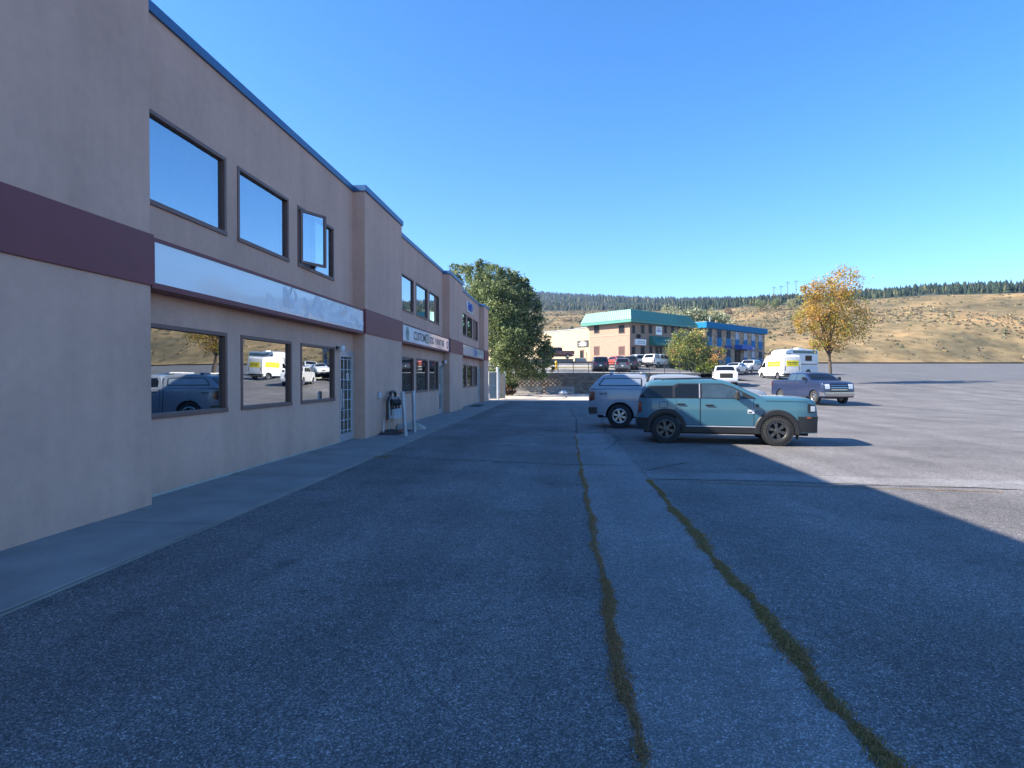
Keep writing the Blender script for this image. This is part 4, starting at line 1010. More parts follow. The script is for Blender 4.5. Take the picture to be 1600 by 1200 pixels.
# ---- white cargo van with yellow panels
def van():
    d = 62.5; xc = px(1238, d)
    t = place('cargo_van', 'tall white cargo van with yellow panels on side and rear doors', 'van', xc, d, zright(64) + .0, 92.5)
    sh = Shell([(.1, .42), (.03, .55), (.0, .8), (.02, 2.3), (.08, 2.58), (.3, 2.68), (1, 2.72), (3.6, 2.72), (4.0, 2.66), (4.35, 2.4), (5.05, 1.42), (5.2, 1.32), (5.75, 1.12), (5.9, .95), (5.93, .5), (5.85, .36)],
               2.02, .40, (1.25, 4.9), .35, [(0, 1.35), (5.95, 1.35)], tum=.07, plan=(.06, .4), rsh=.12, it=2, Ra=.45)
    part(t, 'body', sh.body, P_WHITE); under(t, sh, .2, 5.7, .28, .8)
    M_YEL = mk('yellow_vinyl', (.85, .70, .02), .4, var=.03)
    for sd in (1, -1):
        part(t, 'side_window', lambda m: sh.spatch(m, [(4.05, 1.4), (4.85, 1.36)], [(4.05, 1.95), (4.45, 1.98), (4.85, 1.5)], sd, .008, 10, 5), M_CARGL)
        def dec(m):
            m.mat(M_YEL); sh.spatch(m, [(.7, 1.42), (3.6, 1.42)], [(.7, 2.02), (3.6, 2.02)], sd, .005, 12, 5)
            m.mat(M_INKGR); r_ = random.Random(4)
            for k in range(12): x = .95 + k * .19; sh.spatch(m, [(x, 1.64), (x + .1, 1.64)], [(x, 1.78 + r_.uniform(-.05, .06)), (x + .1, 1.74 + r_.uniform(-.03, .06))], sd, .008, 2, 2)
        part(t, 'side_decal', dec, M_YEL, M_INKGR)
        [part(t, 'wheel_arch_trim', lambda m: sh.flare(m, sd, w_, .04, .015), M_BLACK) for w_ in sh.wh]
        part(t, 'side_moulding', lambda m: sh.spatch(m, [(1.75, .60), (4.3, .60)], [(1.75, .72), (4.3, .72)], sd, .016, 10, 3), M_GREY)
        part(t, 'taillight', lambda m: sh.tpatch(m, sh.zi(.95, 'tail'), sh.zi(1.45, 'tail'), min(sd * .9, sd * .99), max(sd * .9, sd * .99), .012, 4, 2), M_RED)
        part(t, 'panel_seam', lambda m: (sh.spatch(m, [(3.75, .45), (3.77, .45)], [(3.75, 2.4), (3.77, 2.4)], sd, .004, 2, 6), sh.spatch(m, [(2.5, .45), (2.52, .45)], [(2.5, 2.4), (2.52, 2.4)], sd, .004, 2, 6)), M_DARK)
        part(t, 'rear_door', lambda m: sh.tpatch(m, sh.zi(.62, 'tail'), sh.zi(2.42, 'tail'), min(sd * .012, sd * .88), max(sd * .012, sd * .88), .010, 8, 5), P_WHITE)
    def rd(m):
        m.mat(M_YEL); sh.tpatch(m, sh.zi(1.42, 'tail'), sh.zi(2.06, 'tail'), -.84, .84, .014, 5, 8)
        m.mat(M_INK); r_ = random.Random(8)
        for row, (za, zb_) in enumerate(((1.76, 1.87), (1.58, 1.64))):
            for k in range(11 if row == 0 else 9):
                v = .68 - k * .125 - row * .1; h = r_.uniform(-.03, .05)
                sh.tpatch(m, sh.zi(za - (h if row == 0 else 0) * .5, 'tail'), sh.zi(zb_ + h, 'tail'), v - .08, v, .018, 2, 2)
    part(t, 'rear_decal', rd, M_YEL, M_INK)
    slit(t, sh, .46, .66, None, None, M_BLACK, 'tail', 'rear_bumper', .04, .2); slit(t, sh, .44, .74, None, None, M_BLACK, 'nose', 'front_bumper', .03, .4)
    part(t, 'windshield', lambda m: sh.tpatch(m, sh.xi(4.98), sh.xi(4.36), -.93, .93, .008), M_CARGL)
    lamp_nose(t, sh, .85, 1.05, .6, .97, M_LAMP); end_patch(t, 'licence_plate', sh, .74, .86, -.6, -.28, M_PLATE, 'tail', .02)
    mirrors(t, sh, 4.6, 1.4, M_BLACK, 1.3); add_wheels(t, sh, .21, 'steel', .13, .23)
van()
def motorhome():
    d = 70.0; xc = px(1214, d)
    t = place('motorhome', 'tall white motorhome with small window and dark side stripe behind the white van', 'motorhome', 39.5, 76.2, 1.95, 204)
    sh = Shell([(.1, .5), (.0, .7), (.0, 3.1), (.08, 3.32), (.4, 3.4), (4.9, 3.4), (5.8, 3.2), (5.95, 2.9), (5.9, 2.35), (5.4, 2.15), (5.25, 2.05), (5.7, 1.45), (6.5, 1.2), (6.75, 1.0), (6.8, .6), (6.7, .4)], 2.25, .45, (1.8, 5.9), .37, [(0, 3.3), (7, 3.3)], tum=.02, plan=(.03, .3), rsh=.1, it=1, Ra=.46)
    part(t, 'body', sh.body, P_WHITE); under(t, sh, .3, 6.5, .3, .85)
    for sd in (1, -1):
        part(t, 'side_window', lambda m: sh.spatch(m, [(4.9, 2.45), (5.6, 2.45)], [(4.9, 2.8), (5.6, 2.8)], sd, .01, 4, 3), M_CARGL)
        part(t, 'side_window', lambda m: sh.spatch(m, [(1.2, 1.9), (2.4, 1.9)], [(1.2, 2.6), (2.4, 2.6)], sd, .01, 4, 3), M_CARGL)
        part(t, 'side_stripe', lambda m: sh.spatch(m, [(.2, 1.4), (4.6, 1.4)], [(.2, 1.55), (4.6, 1.55)], sd, .006, 4, 2), M_REDP if False else P_GREYM)
        part(t, 'side_stripe', lambda m: sh.spatch(m, [(.2, 2.85), (4.6, 2.85)], [(.2, 3.2), (4.6, 3.2)], sd, .006, 4, 2), P_CHAR)
    rbox(t, 'roof_air_conditioner', M_WHITEM, 2.0, 2.8, -.4, .4, 3.42, 3.62, .05)
    end_patch(t, 'front_grille', sh, .7, 1.0, -.6, .6, M_BLACK); mirrors(t, sh, 5.4, 1.5, M_BLACK, 1.3)
    add_wheels(t, sh, .21, 'steel', .15, .23)
motorhome()

# ================================================================== RETAINING WALL, FENCE, GATE
def frame_thing(name, label, cat, xc, d, z, head=0, group=None): return place(name, label, cat, xc, d, z, head, group)
rw = frame_thing('retaining_wall', 'split-faced block retaining wall in shade below the upper street', 'retaining wall', 0, WALL_D, 0)
XA, XB = -14.0, 20.0
q = MB(mk('wall_core', (.1, .09, .085), .95)); q.box(XA, XB, .14, .5, -.3, 1.98); q.build('core', rw, world=False)
tones = [mk('wall_block_%s' % n, c, .92, var=.25, scale=5, bump=.6, bscale=25) for n, c in (('brown', (.17, .125, .095)), ('grey', (.18, .165, .15)), ('buff', (.22, .18, .14)))]
CW_, CH_ = .46, .2
k = 0; far_mb = MB(*tones); meshes = []
for v in range(9):
    mb = MB(tones[v % 3]); r_ = random.Random(v); dy = lambda: r_.uniform(-.035, .01)
    mb.add([(-.225, 0 + dy(), .006), (0, -.05 + dy(), .006), (.225, dy(), .006), (-.225, dy(), .192), (0, -.05 + dy(), .192), (.225, dy(), .192), (-.225, .15, .006), (.225, .15, .006), (-.225, .15, .192), (.225, .15, .192)],
           [(0, 1, 4, 3), (1, 2, 5, 4), (3, 4, 5, 9, 8), (0, 6, 7, 2, 1), (0, 3, 8, 6), (2, 7, 9, 5)]); meshes.append(mb.mesh('block'))
cand = []
for row in range(10):
    for c_ in range(int((XB - XA) / CW_)):
        x = XA + (c_ + .5 + (row % 2) * .5) * CW_
        if x < XB - .2: cand.append((x, row))
vis = [q_ for q_ in cand if -1.5 < q_[0] < 11.0]
vis.sort(key=lambda p: abs(p[0] - 5)); keep = set(vis[:280])
for (x, row) in cand:
    if (x, row) in keep:
        o = link('block', random.choice(meshes), rw); o.location = (x, row * .003, row * CH_)
    else:
        me = random.randrange(3); far_mb.cur = me; z0 = row * CH_ + .006; j = random.uniform(-.03, .01)
        far_mb.add([(x - .225, j, z0), (x, -.05 + j, z0), (x + .225, j, z0), (x - .225, j, z0 + .186), (x, -.05 + j, z0 + .186), (x + .225, j, z0 + .186), (x - .225, .13, z0 + .186), (x + .225, .13, z0 + .186)],
                   [(0, 1, 4, 3), (1, 2, 5, 4), (3, 4, 5, 7, 6)])
o = far_mb.build('block_courses', rw, world=False); tag(o, kind='stuff')
for i in range(17):
    o = MB(tones[1]); x = XA + 2.0 * i; o.box(x + .01, x + 1.99, -.06, .5, 2.0, 2.14); o.build('coping_stone', rw, world=False, bevel=.015)

fe = frame_thing('chain_link_fence', 'dark chain link fence with thin posts on top of the retaining wall', 'fence', 4.9, WALL_D + .3, 2.14)
q = MB(M_BLACK); q.tube([(0, 0, 1.18), (14.6, 0, 1.18)], .022, 6); q.build('top_rail', fe, world=False)
for i in range(10):
    q = MB(M_BLACK); q.tube([(i * 1.62, 0, 0), (i * 1.62, 0, 1.22)], .034, 6); q.build('post', fe, world=False)
q = MB(mk('dark_wire', (.03, .03, .032), .5))
for i in range(160):
    x = i * .092
    for sg_ in (1, -1):
        a, b = (x, .02), (x + sg_ * 1.1, 1.14)
        if b[0] < 0: b = (0, .02 + (x / 1.1) * 1.12)
        if b[0] > 14.6: b = (14.6, .02 + ((14.6 - x) / 1.1) * 1.12)
        dx, dz = b[0] - a[0], b[1] - a[1]; l = math.hypot(dx, dz)
        if l < .05: continue
        w = .0022; nx_, nz_ = -dz / l * w, dx / l * w
        q.add([(a[0] - nx_, .0, a[1] - nz_), (a[0] + nx_, .0, a[1] + nz_), (b[0] + nx_, .004, b[1] + nz_), (b[0] - nx_, .004, b[1] - nz_)], [(0, 1, 2, 3)])
tag(q.build('wire_netting', fe, world=False), kind='stuff')

def barrier(x, lab):
    t = frame_thing('concrete_barrier', lab, 'barrier', x, 58.6, 0, 0, 'concrete barriers below the retaining wall')
    q = MB(M_CONCL.copy() if False else mk('old_concrete', (.27, .255, .235), .9, var=.22, scale=2.5, bump=.4))
    prof = [(-.3, 0), (-.3, .08), (-.13, .33), (-.08, .78), (.08, .78), (.13, .33), (.3, .08), (.3, 0)]
    L = 1.48; a = [(-L, y, z) for y, z in prof]; b = [(L, y, z) for y, z in prof]; n = len(prof)
    q.add(a + b, [tuple(reversed(range(n)))[::-1][::-1], tuple(range(n, 2 * n))] + [(i, (i + 1) % n, n + (i + 1) % n, n + i) for i in range(n)])
    q.build('barrier_body', t, world=False, bevel=.02)
    for xx in (-.9, .9):
        q = MB(M_DARK); q.box(xx - .12, xx + .12, -.302, .302, .005, .07); q.build('forklift_slot', t, world=False)
barrier(px(825, 58.6), 'longer-seen concrete road barrier nearer the gate, below the block wall')
barrier(px(875, 58.6), 'concrete road barrier with the white bag lying in front of it')
q = MB(mk('white_bag', (.72, .73, .74), .5, bump=.6, bscale=14)); q.smooth = True
rows = []
for i in range(9):
    ph = math.pi * i / 8; rows.append([(.42 * math.sin(ph) * math.cos(a) * (1 + .22 * math.sin(3 * a + i)), .26 * math.sin(ph) * math.sin(a), .2 - .2 * math.cos(ph) * (1 + .25 * math.sin(2 * a))) for a in np.linspace(0, 2 * math.pi, 15)])
q.grid([[Vector(cw(px(880, 56.8), 56.8, .0)) + Vector(p) for p in r] for r in rows])
tag(q.build('plastic_bag'), 'crumpled white plastic bag on the ground before the barrier', 'bag')

# slatted gate and white posts beyond the building's end
gt = frame_thing('slatted_gate', 'pale slatted metal gate closing the gap beside the building end', 'gate', px(763.5, 43.4), 43.4, 0, 24)
M_SLAT = mk('pale_slat', (.34, .34, .31), .55, var=.1)
for i in range(9):
    q = MB(M_SLAT); q.box(.06 + i * .062, .06 + i * .062 + .056, -.006, .006, .14, 2.1); q.build('slat', gt, world=False)
q = MB(M_WHITEM)
for z in (.1, 1.12, 2.1): q.tube([(0, -.02, z), (.66, -.02, z)], .025, 8)
q.tube([(.63, -.02, .02), (.63, -.02, 2.45)], .03, 8); q.tube([(.0, -.02, .02), (.0, -.02, 2.15)], .025, 8); q.build('gate_frame', gt, world=False)
ps = MB(M_WHITEM); c_ = cw(px(777.5, 44.2), 44.2); ps.smooth = True; ps.tube([(c_[0], c_[1], -.05), (c_[0], c_[1], 2.5)], .10, 14)
tag(ps.build('gate_post'), 'thick white round post beside the slatted gate', 'post')
g2 = frame_thing('slatted_fence', 'weathered tan slatted fence running back from the white post', 'fence', px(779.5, 44.5), 44.5, 0, 70)
for i in range(6):
    q = MB(mk('weathered_slat', (.30, .25, .19), .8, var=.2)); q.box(.08 + i * .2, .08 + i * .2 + .18, -.012, .012, .08, 2.0); q.build('slat', g2, world=False)
q = MB(M_STEEL)
for x in (0, 1.3): q.tube([(x, 0, 0), (x, 0, 2.2)], .035, 8)
q.tube([(0, -.03, 1.95), (1.32, -.03, 1.95)], .02, 6); q.build('fence_frame', g2, world=False)
# yellow hydrant on the upper street
hx = place('fire_hydrant', 'yellow fire hydrant standing on the upper sidewalk by the tree', 'fire hydrant', px(869, 72.0), 72.0, zleft(72) + .02, 0)
q = MB(mk('hydrant_yellow', (.62, .36, .02), .45)); q.smooth = True
q.lathe([(.2, 0), (.2, .06), (.15, .08), (.14, .75), (.19, .77), (.19, .83), (.14, .95), (.06, 1.05), (0, 1.07)], (0, 0, 0), 'Z', 16); q.tube([(-.26, 0, .6), (.26, 0, .6)], .08, 10); q.tube([(0, -.24, .5), (0, .1, .5)], .1, 10); q.build('hydrant_body', hx, world=False)

# ================================================================== FOLIAGE
def leaf_cloud(blobs, n, size, seed=0, shell=.55, flat=0.35):
    """blobs (x, y, z, rx, ry, rz); leaf-sized quads through each blob, thicker near its skin, in clumps"""
    g = np.random.default_rng(seed); B_ = np.array(blobs, float)
    vol = (B_[:, 3] * B_[:, 4] * B_[:, 5]) ** .72; idx = g.choice(len(B_), n, p=vol / vol.sum()); b = B_[idx]
    # twig clumps: leaves gather round points near the skin
    ncl = max(8, n // 26); ci = g.choice(len(B_), ncl, p=vol / vol.sum()); cb = B_[ci]
    d = g.normal(size=(ncl, 3)); d /= np.linalg.norm(d, axis=1)[:, None]
    rad = (shell + (1 - shell) * g.random(ncl) ** .6) * (1 + g.normal(0, .07, ncl))
    cc = cb[:, :3] + d * cb[:, 3:] * rad[:, None]
    k = g.integers(0, ncl, n); spread = .17 * cb[k, 3:].mean(1)
    p = cc[k] + g.normal(size=(n, 3)) * np.clip(spread, .05, .55)[:, None]
    nrm = g.normal(size=(n, 3)); nrm[:, 2] += flat; nrm /= np.linalg.norm(nrm, axis=1)[:, None]
    a = np.cross(nrm, g.normal(size=(n, 3))); a /= np.linalg.norm(a, axis=1)[:, None]; c = np.cross(nrm, a)
    s = size * g.uniform(.6, 1.35, n)[:, None]
    V = np.stack([p - a * s * .5, p - c * s * .32, p + a * s * .5, p + c * s * .32], 1).reshape(-1, 3)
    F = np.arange(4 * n).reshape(n, 4)
    return V, F, k
def crown_mesh(name, blobs, n, size, mats, w, seed=0, **kw):
    V, F, k = leaf_cloud(blobs, n, size, seed, **kw)
    g = np.random.default_rng(seed + 1); cl = g.choice(len(mats), k.max() + 1, p=w); mi = cl[k]
    sw_ = g.random(len(k)) < .25; mi[sw_] = g.choice(len(mats), sw_.sum(), p=w)
    return npmesh(name, V, F, mats, mi)
def trunk_mb(mb, base, top, r0, limbs, seed):
    r = random.Random(seed); base = Vector(base); top = Vector(top); mb.smooth = True
    pts = [base.lerp(top, i / 6) + Vector((r.uniform(-.1, .1), r.uniform(-.1, .1), 0)) * (0 < i) for i in range(7)]
    mb.tube(pts, [r0 * (1 - .8 * i / 6) for i in range(7)], 10)
    for e in limbs:
        i = r.randrange(2, 6); s0 = pts[i]; e = Vector(e); m_ = s0.lerp(e, .5) + Vector((r.uniform(-.2, .2), r.uniform(-.2, .2), .25))
        mb.tube([s0, m_, e], [r0 * .42, r0 * .26, r0 * .08], 7)
M_BARK = mk('bark', (.085, .065, .05), .95, var=.35, scale=6, bump=.8, bscale=20, stretch=(3, 3, .6))
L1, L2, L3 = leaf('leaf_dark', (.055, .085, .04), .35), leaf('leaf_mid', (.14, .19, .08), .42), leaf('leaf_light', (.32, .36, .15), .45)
# the big tree at the end of the lane
def bp(pxx, y, r, d, k=1.0): m_ = d / FPX; w = cw(px(pxx, d), d, zy(y, d)); return (*w, r * m_, r * m_ * k, r * m_)
bt = thing('elm_tree', 'large dense green tree rising behind the far end of the shop building', 'tree', cw(px(797, 56.5), 56.5, 0))
core = [bp(765, 462, 40, 57.2), bp(800, 470, 44, 58.2), bp(775, 520, 50, 57.2), bp(812, 535, 44, 58.2), bp(790, 560, 34, 57.2), bp(740, 480, 36, 59.2), bp(822, 505, 34, 58.2)]
bl = [bp(712, 424, 10, 58.2), bp(724, 430, 14, 57.2), bp(742, 432, 17, 56.2), bp(758, 424, 14, 56.2), bp(772, 434, 18, 54.2), bp(792, 437, 17, 55.2), bp(806, 447, 16, 56.2), bp(820, 458, 15, 55.2), bp(815, 443, 8, 57.2),
      bp(748, 455, 20, 54.2), bp(766, 462, 18, 52.7), bp(788, 462, 20, 53.2), bp(830, 472, 13, 55.2), bp(812, 475, 20, 53.7), bp(838, 492, 13, 55.2), bp(834, 513, 15, 54.2), bp(775, 490, 24, 52.2), bp(800, 500, 20, 52.7), bp(756, 490, 18, 53.2),
      bp(822, 528, 16, 53.7), bp(842, 540, 16, 54.7), bp(855, 549, 11, 55.2), bp(848, 562, 14, 54.2), bp(860, 573, 8, 55.2), bp(838, 578, 15, 53.7), bp(800, 530, 22, 51.7), bp(776, 522, 20, 52.2), bp(764, 540, 14, 52.7), bp(788, 552, 18, 51.7),
      bp(815, 556, 18, 52.2), bp(775, 570, 15, 52.2), bp(798, 578, 17, 52.2), bp(820, 581, 14, 53.2), bp(785, 590, 10, 53.2), bp(768, 583, 8, 53.7), bp(850, 586, 8, 54.7)]
tw = []
g_ = np.random.default_rng(31)
for b_ in bl:                                  # stray twigs beyond each leaf mass
    for _ in range(4):
        v_ = g_.normal(size=3); v_ /= np.linalg.norm(v_); v_[2] = abs(v_[2]) * .9 + .1; r_ = b_[3] * g_.uniform(.22, .36)
        tw.append((b_[0] + v_[0] * b_[3] * 1.12, b_[1] + v_[1] * b_[3] * 1.12, b_[2] + v_[2] * b_[3] * 1.12, r_, r_, r_ * 1.3))
core = [(c_[0], c_[1], c_[2], c_[3] * .82, c_[4] * .82, c_[5] * .82) for c_ in core]
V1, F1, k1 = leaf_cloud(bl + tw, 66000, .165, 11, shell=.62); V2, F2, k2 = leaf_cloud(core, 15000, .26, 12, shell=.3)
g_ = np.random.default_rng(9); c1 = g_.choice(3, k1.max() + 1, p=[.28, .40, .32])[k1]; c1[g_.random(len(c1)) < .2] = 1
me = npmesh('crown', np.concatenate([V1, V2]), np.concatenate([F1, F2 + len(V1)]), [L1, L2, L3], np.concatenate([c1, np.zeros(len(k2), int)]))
tag(link('crown', me, bt, True), kind='stuff')
q = MB(M_BARK); trunk_mb(q, cw(px(797, 56.5), 56.5, -.1), cw(px(790, 56.5), 56.5, 8.8), .34, [b[:3] for b in bl[:12]], 3); q.build('trunk', bt)
# low bushes at its foot, dry brush by the gate
def shrub(name, label, cat, blobs, n, size, mats, w, seed, base, group=None, stems=True):
    t = thing(name, label, cat, base, group=group)
    tag(link('foliage', crown_mesh('foliage', blobs, n, size, mats, w, seed), t, True), kind='stuff')
    if stems:
        q = MB(M_BARK); q.smooth = True
        for b in blobs[:6]: q.tube([base, Vector(base).lerp(Vector(b[:3]), .55) + Vector((.05, 0, .1)), b[:3]], [.05, .035, .012], 6)
        q.build('stem', t)
    return t
DRY = leaf('dry_brush', (.16, .10, .055), .2)
shrub('tumbleweed', 'dry brown tangled brush at the foot of the wall by the gate', 'dry bush', [bp(792, 608, 10, 55), bp(799, 611, 7, 54.5), bp(786, 612, 6, 54)], 1800, .12, [DRY, leaf('dry_brush_dark', (.05, .035, .02), .1)], [.6, .4], 21, cw(px(793, 55), 55, 0))
shrub('dark_bush', 'low dark green bush hiding the foot of the big tree', 'bush', [bp(795, 598, 9, 55), bp(786, 602, 9, 55), bp(803, 600, 7, 55.3), bp(789, 592, 9, 55.4)], 2600, .13, [L1, L2], [.6, .4], 23, cw(px(794, 55), 55, 0))
# terrace vegetation
LA, LB, LC, LD = leaf('leaf_yellow_green', (.36, .37, .075), .45), leaf('leaf_orange', (.50, .27, .10), .4), leaf('leaf_deep', (.085, .13, .045), .35), leaf('leaf_lime', (.33, .40, .08), .45)
def street_tree(name, label, blobs, n, size, mats, w, seed, xp, d, r0, zb=None, group=None):
    xc = px(xp, d); base = cw(xc, d, (zterr(xc, d) if d > 61 else zlot(xc, d)) - .05 if zb is None else zb)
    t = thing(name, label, 'tree', base, group=group)
    tag(link('crown', crown_mesh('crown', blobs, n, size, mats, w, seed), t, True), kind='stuff')
    zs = max(b[2] for b in blobs); q = MB(M_BARK); trunk_mb(q, base, (base[0], base[1], base[2] + (zs - base[2]) * .8), r0, [b[:3] for b in blobs[:9]], seed); q.build('trunk', t)
street_tree('maple_tree', 'round green tree turning yellow and orange in front of the brick building', [bp(1078, 545, 28, 78), bp(1062, 550, 22, 78), bp(1090, 530, 16, 78), bp(1068, 528, 14, 78), bp(1098, 552, 18, 78), bp(1080, 565, 26, 78), bp(1058, 565, 14, 77)], 14000, .2, [LA, LC, LB, L2], [.34, .34, .1, .22], 31, 1080, 78, .16)
street_tree('maple_tree', 'small thin tree with orange leaves before the blue building', [bp(1121, 556, 11, 76), bp(1112, 565, 9, 76), bp(1128, 550, 8, 76), bp(1118, 572, 8, 76)], 1900, .2, [LB, LA, LC], [.5, .2, .3], 33, 1119, 76, .07)
street_tree('maple_tree', 'tall tree with yellow autumn leaves at the right edge of the lot', [bp(1262, 500, 20, 56), bp(1290, 470, 34, 57), bp(1268, 455, 16, 56), bp(1325, 500, 32, 58), bp(1300, 520, 30, 57), bp(1256, 520, 7, 56), bp(1320, 440, 24, 58), bp(1254, 450, 6, 56), bp(1281, 535, 14, 56)], 15000, .17, [leaf('leaf_gold', (.42, .26, .03), .45), LB, LA], [.55, .25, .2], 35, 1297, 57, .17)
for i, (xx, y, r_, d, lab) in enumerate([(1098, 574, 9, 76, 'lime green low shrub to the right of the round tree'), (1112, 575, 8, 76, 'low green shrub beneath the small orange tree'), (1058, 579, 6, 76, 'small grassy shrub left of the round tree')]):
    xc = px(xx, d); shrub('low_shrub', lab, 'shrub', [bp(xx, y, r_, d), bp(xx - 6, y + 2, r_ * .8, d), bp(xx + 7, y + 2, r_ * .8, d)], 1500, .16, [LD, LA, L2], [.5, .3, .2], 40 + i, cw(xc, d, zterr(xc, d)), 'shrubs in the planted bed')

# ================================================================== BUILDINGS ON THE UPPER STREET
class Local:
    """a building frame: origin at its near corner, u along its right face, v along its left face"""
    def __init__(s, t, xc, d, ang):
        s.t = t; s.xc, s.d = xc, d; s.u = (math.cos(R(ang)), math.sin(R(ang))); s.v = (-s.u[1], s.u[0])
    def sx(s, p):                             # distance along u at which the right face crosses picture column p
        k = (p - 800) / FPX; return (k * s.d - s.xc) / (s.u[0] - k * s.u[1])
    def sv(s, p):
        k = (p - 800) / FPX; return (k * s.d - s.xc) / (s.v[0] - k * s.v[1])
    def zu(s, y, su): return zy(y, s.d + su * s.u[1])
    def zv(s, y, sv): return zy(y, s.d + sv * s.v[1])
def far_window(t, face, a0, a1, z0, z1, glass, frame=M_FRAME, w=.07, mull=0):
    """window with frame, sill and pane on a wall: face 'u' is the plane v=0 (looks along -v), face 'v' the plane u=0"""
    def P(a, o, z): return (a, -o, z) if face == 'u' else (-o, a, z)
    def bx(m, a, b, o0, o1, c, d):
        p, q_ = P(a, o0, c), P(b, o1, d); m.box(p[0], q_[0], p[1], q_[1], p[2], q_[2])
    m = MB(frame)
    bx(m, a0, a1, .002, .05, z1 - w, z1); bx(m, a0, a1, .002, .07, z0, z0 + w); bx(m, a0, a0 + w, .002, .05, z0 + w, z1 - w); bx(m, a1 - w, a1, .002, .05, z0 + w, z1 - w)
    if mull: bx(m, (a0 + a1) / 2 - .03, (a0 + a1) / 2 + .03, .002, .045, z0 + w, z1 - w)
    f = m.build('window', t, world=False)
    g = MB(glass); bx(g, a0 + w, a1 - w, .003, .02, z0 + w, z1 - w); g.build('pane', f, world=False)
    return f
M_FGL = mk('far_window_glass', (.018, .022, .026), .2, var=.2, scale=.8, spec=.08)
M_FGLB = mk('far_window_blind', (.45, .5, .55), .25, var=.1, coat=.5)
# --- brick building with green mansard roof
GA, GD = 40.0, 90.0
zg = zleft(95) - .3
gb = place('brick_building', 'two storey pinkish brick building with sloping green metal mansard roof', 'building', px(984, GD), GD, 0, GA)
g = Local(gb, px(984, GD), GD, GA); LU, LV = g.sx(1077), g.sv(921)
M_BRK = None
def brick_mat():
    m, t, p = nodes('pink_brick'); tc = N(t, 'TexCoord'); br = N(t, 'TexBrick', Scale=1.0); br.inputs['Color1'].default_value = (.38, .245, .18, 1); br.inputs['Color2'].default_value = (.32, .20, .145, 1); br.inputs['Mortar'].default_value = (.34, .25, .19, 1)
    br.inputs['Brick Width'].default_value = .3; br.inputs['Row Height'].default_value = .1; br.inputs['Mortar Size'].default_value = .012
    sp = N(t, 'SeparateXYZ'); t.links.new(tc.outputs['Object'], sp.inputs[0]); ad = N(t, 'Math', operation='ADD'); t.links.new(sp.outputs[0], ad.inputs[0]); t.links.new(sp.outputs[1], ad.inputs[1])
    cb_ = N(t, 'CombineXYZ'); t.links.new(ad.outputs[0], cb_.inputs[0]); t.links.new(sp.outputs[2], cb_.inputs[1]); t.links.new(cb_.outputs[0], br.inputs['Vector']); t.links.new(br.outputs[0], p.inputs['Base Color']); p.inputs['Roughness'].default_value = .9
    return m
M_BRK = brick_mat()
ze = zy(504, GD); zt = zy(484, GD)
q = MB(M_BRK); q.box(0, LU, 0, LV, 1.0, ze); q.build('wall', gb, world=False)
q = MB(mk('pink_render', (.42, .28, .22), .9, var=.06)); q.box(-.05, -.003, -.05, LV - .01, g.zv(521.5, 0) - .15, g.zv(521.5, 0)); q.build('string_course', gb, world=False)
M_GRN = mk('green_roof_metal', (.075, .255, .215), .5, var=.06, scale=.7); M_GRN2 = mk('green_fascia', (.06, .24, .20), .5, var=.06)
e0, e1 = 1.0, .35
q = MB(M_GRN2); q.box(-e0, LU + e0, -e0, LV + e0, ze, ze + .42); q.build('roof_fascia', gb, world=False)
q = MB(M_GRN); zb_ = ze + .43
a = [(-e0 - .05, -e0 - .05, zb_), (LU + e0 + .05, -e0 - .05, zb_), (LU + e0 + .05, LV + e0 + .05, zb_), (-e0 - .05, LV + e0 + .05, zb_)]
b = [(-.55, -.55, zt), (LU - .9, -.55, zt), (LU - .9, LV + .3, zt), (-.55, LV + .3, zt)]
q.add(a + b, [(0, 1, 5, 4), (1, 2, 6, 5), (2, 3, 7, 6), (3, 0, 4, 7), (4, 5, 6, 7), (3, 2, 1, 0)])
roof = q.build('roof', gb, world=False)
for i in range(1, 44):                        # standing seams
    t_ = i / 44; A = Vector(a[0]).lerp(Vector(a[1]), t_); Bq = Vector(b[0]).lerp(Vector(b[1]), t_)
    q = MB(M_GRN); q.tube([A + Vector((0, -.01, .01)), Bq + Vector((0, -.01, .01))], .03, 4); q.build('roof_seam', roof, world=False)
for i in range(1, 24):
    t_ = i / 24; A = Vector(a[0]).lerp(Vector(a[3]), t_); Bq = Vector(b[0]).lerp(Vector(b[3]), t_)
    q = MB(M_GRN); q.tube([A + Vector((-.01, 0, .01)), Bq + Vector((-.01, 0, .01))], .03, 4); q.build('roof_seam', roof, world=False)
for (p0, p1) in ((928, 936.5), (966.5, 976)):
    s1, s0 = g.sv(p0), g.sv(p1); zc = (s0 + s1) / 2
    far_window(gb, 'v', s0, s1, g.zv(521, zc), g.zv(507.5, zc), M_FGL); far_window(gb, 'v', s0, s1, g.zv(555, zc), g.zv(541, zc), mk('brown_pane', (.10, .05, .04), .3))
for (p0, p1, gl) in ((987, 992, M_FGL), (1001, 1006.5, M_FGL), (1013, 1018.5, M_FGL), (1036.5, 1041.5, M_FGL), (1048, 1053, M_FGL), (1059, 1063, M_FGL)):
    s0, s1 = g.sx(p0), g.sx(p1); zc = (s0 + s1) / 2; far_window(gb, 'u', s0, s1, g.zu(521.5, zc), g.zu(508, zc), gl)
for (p0, p1) in ((986.5, 992.5), (1000.5, 1007), (1014, 1019)):
    s0, s1 = g.sx(p0), g.sx(p1); zc = (s0 + s1) / 2; far_window(gb, 'u', s0, s1, g.zu(556, zc), g.zu(541, zc), M_FGL)
s0, s1 = g.sx(1024), g.sx(1034); dr = MB(M_FRAME); zc = g.zu(541, s0)
dr.box(s0, s1, -.06, -.003, zg, zc); d_ = dr.build('door', gb, world=False)
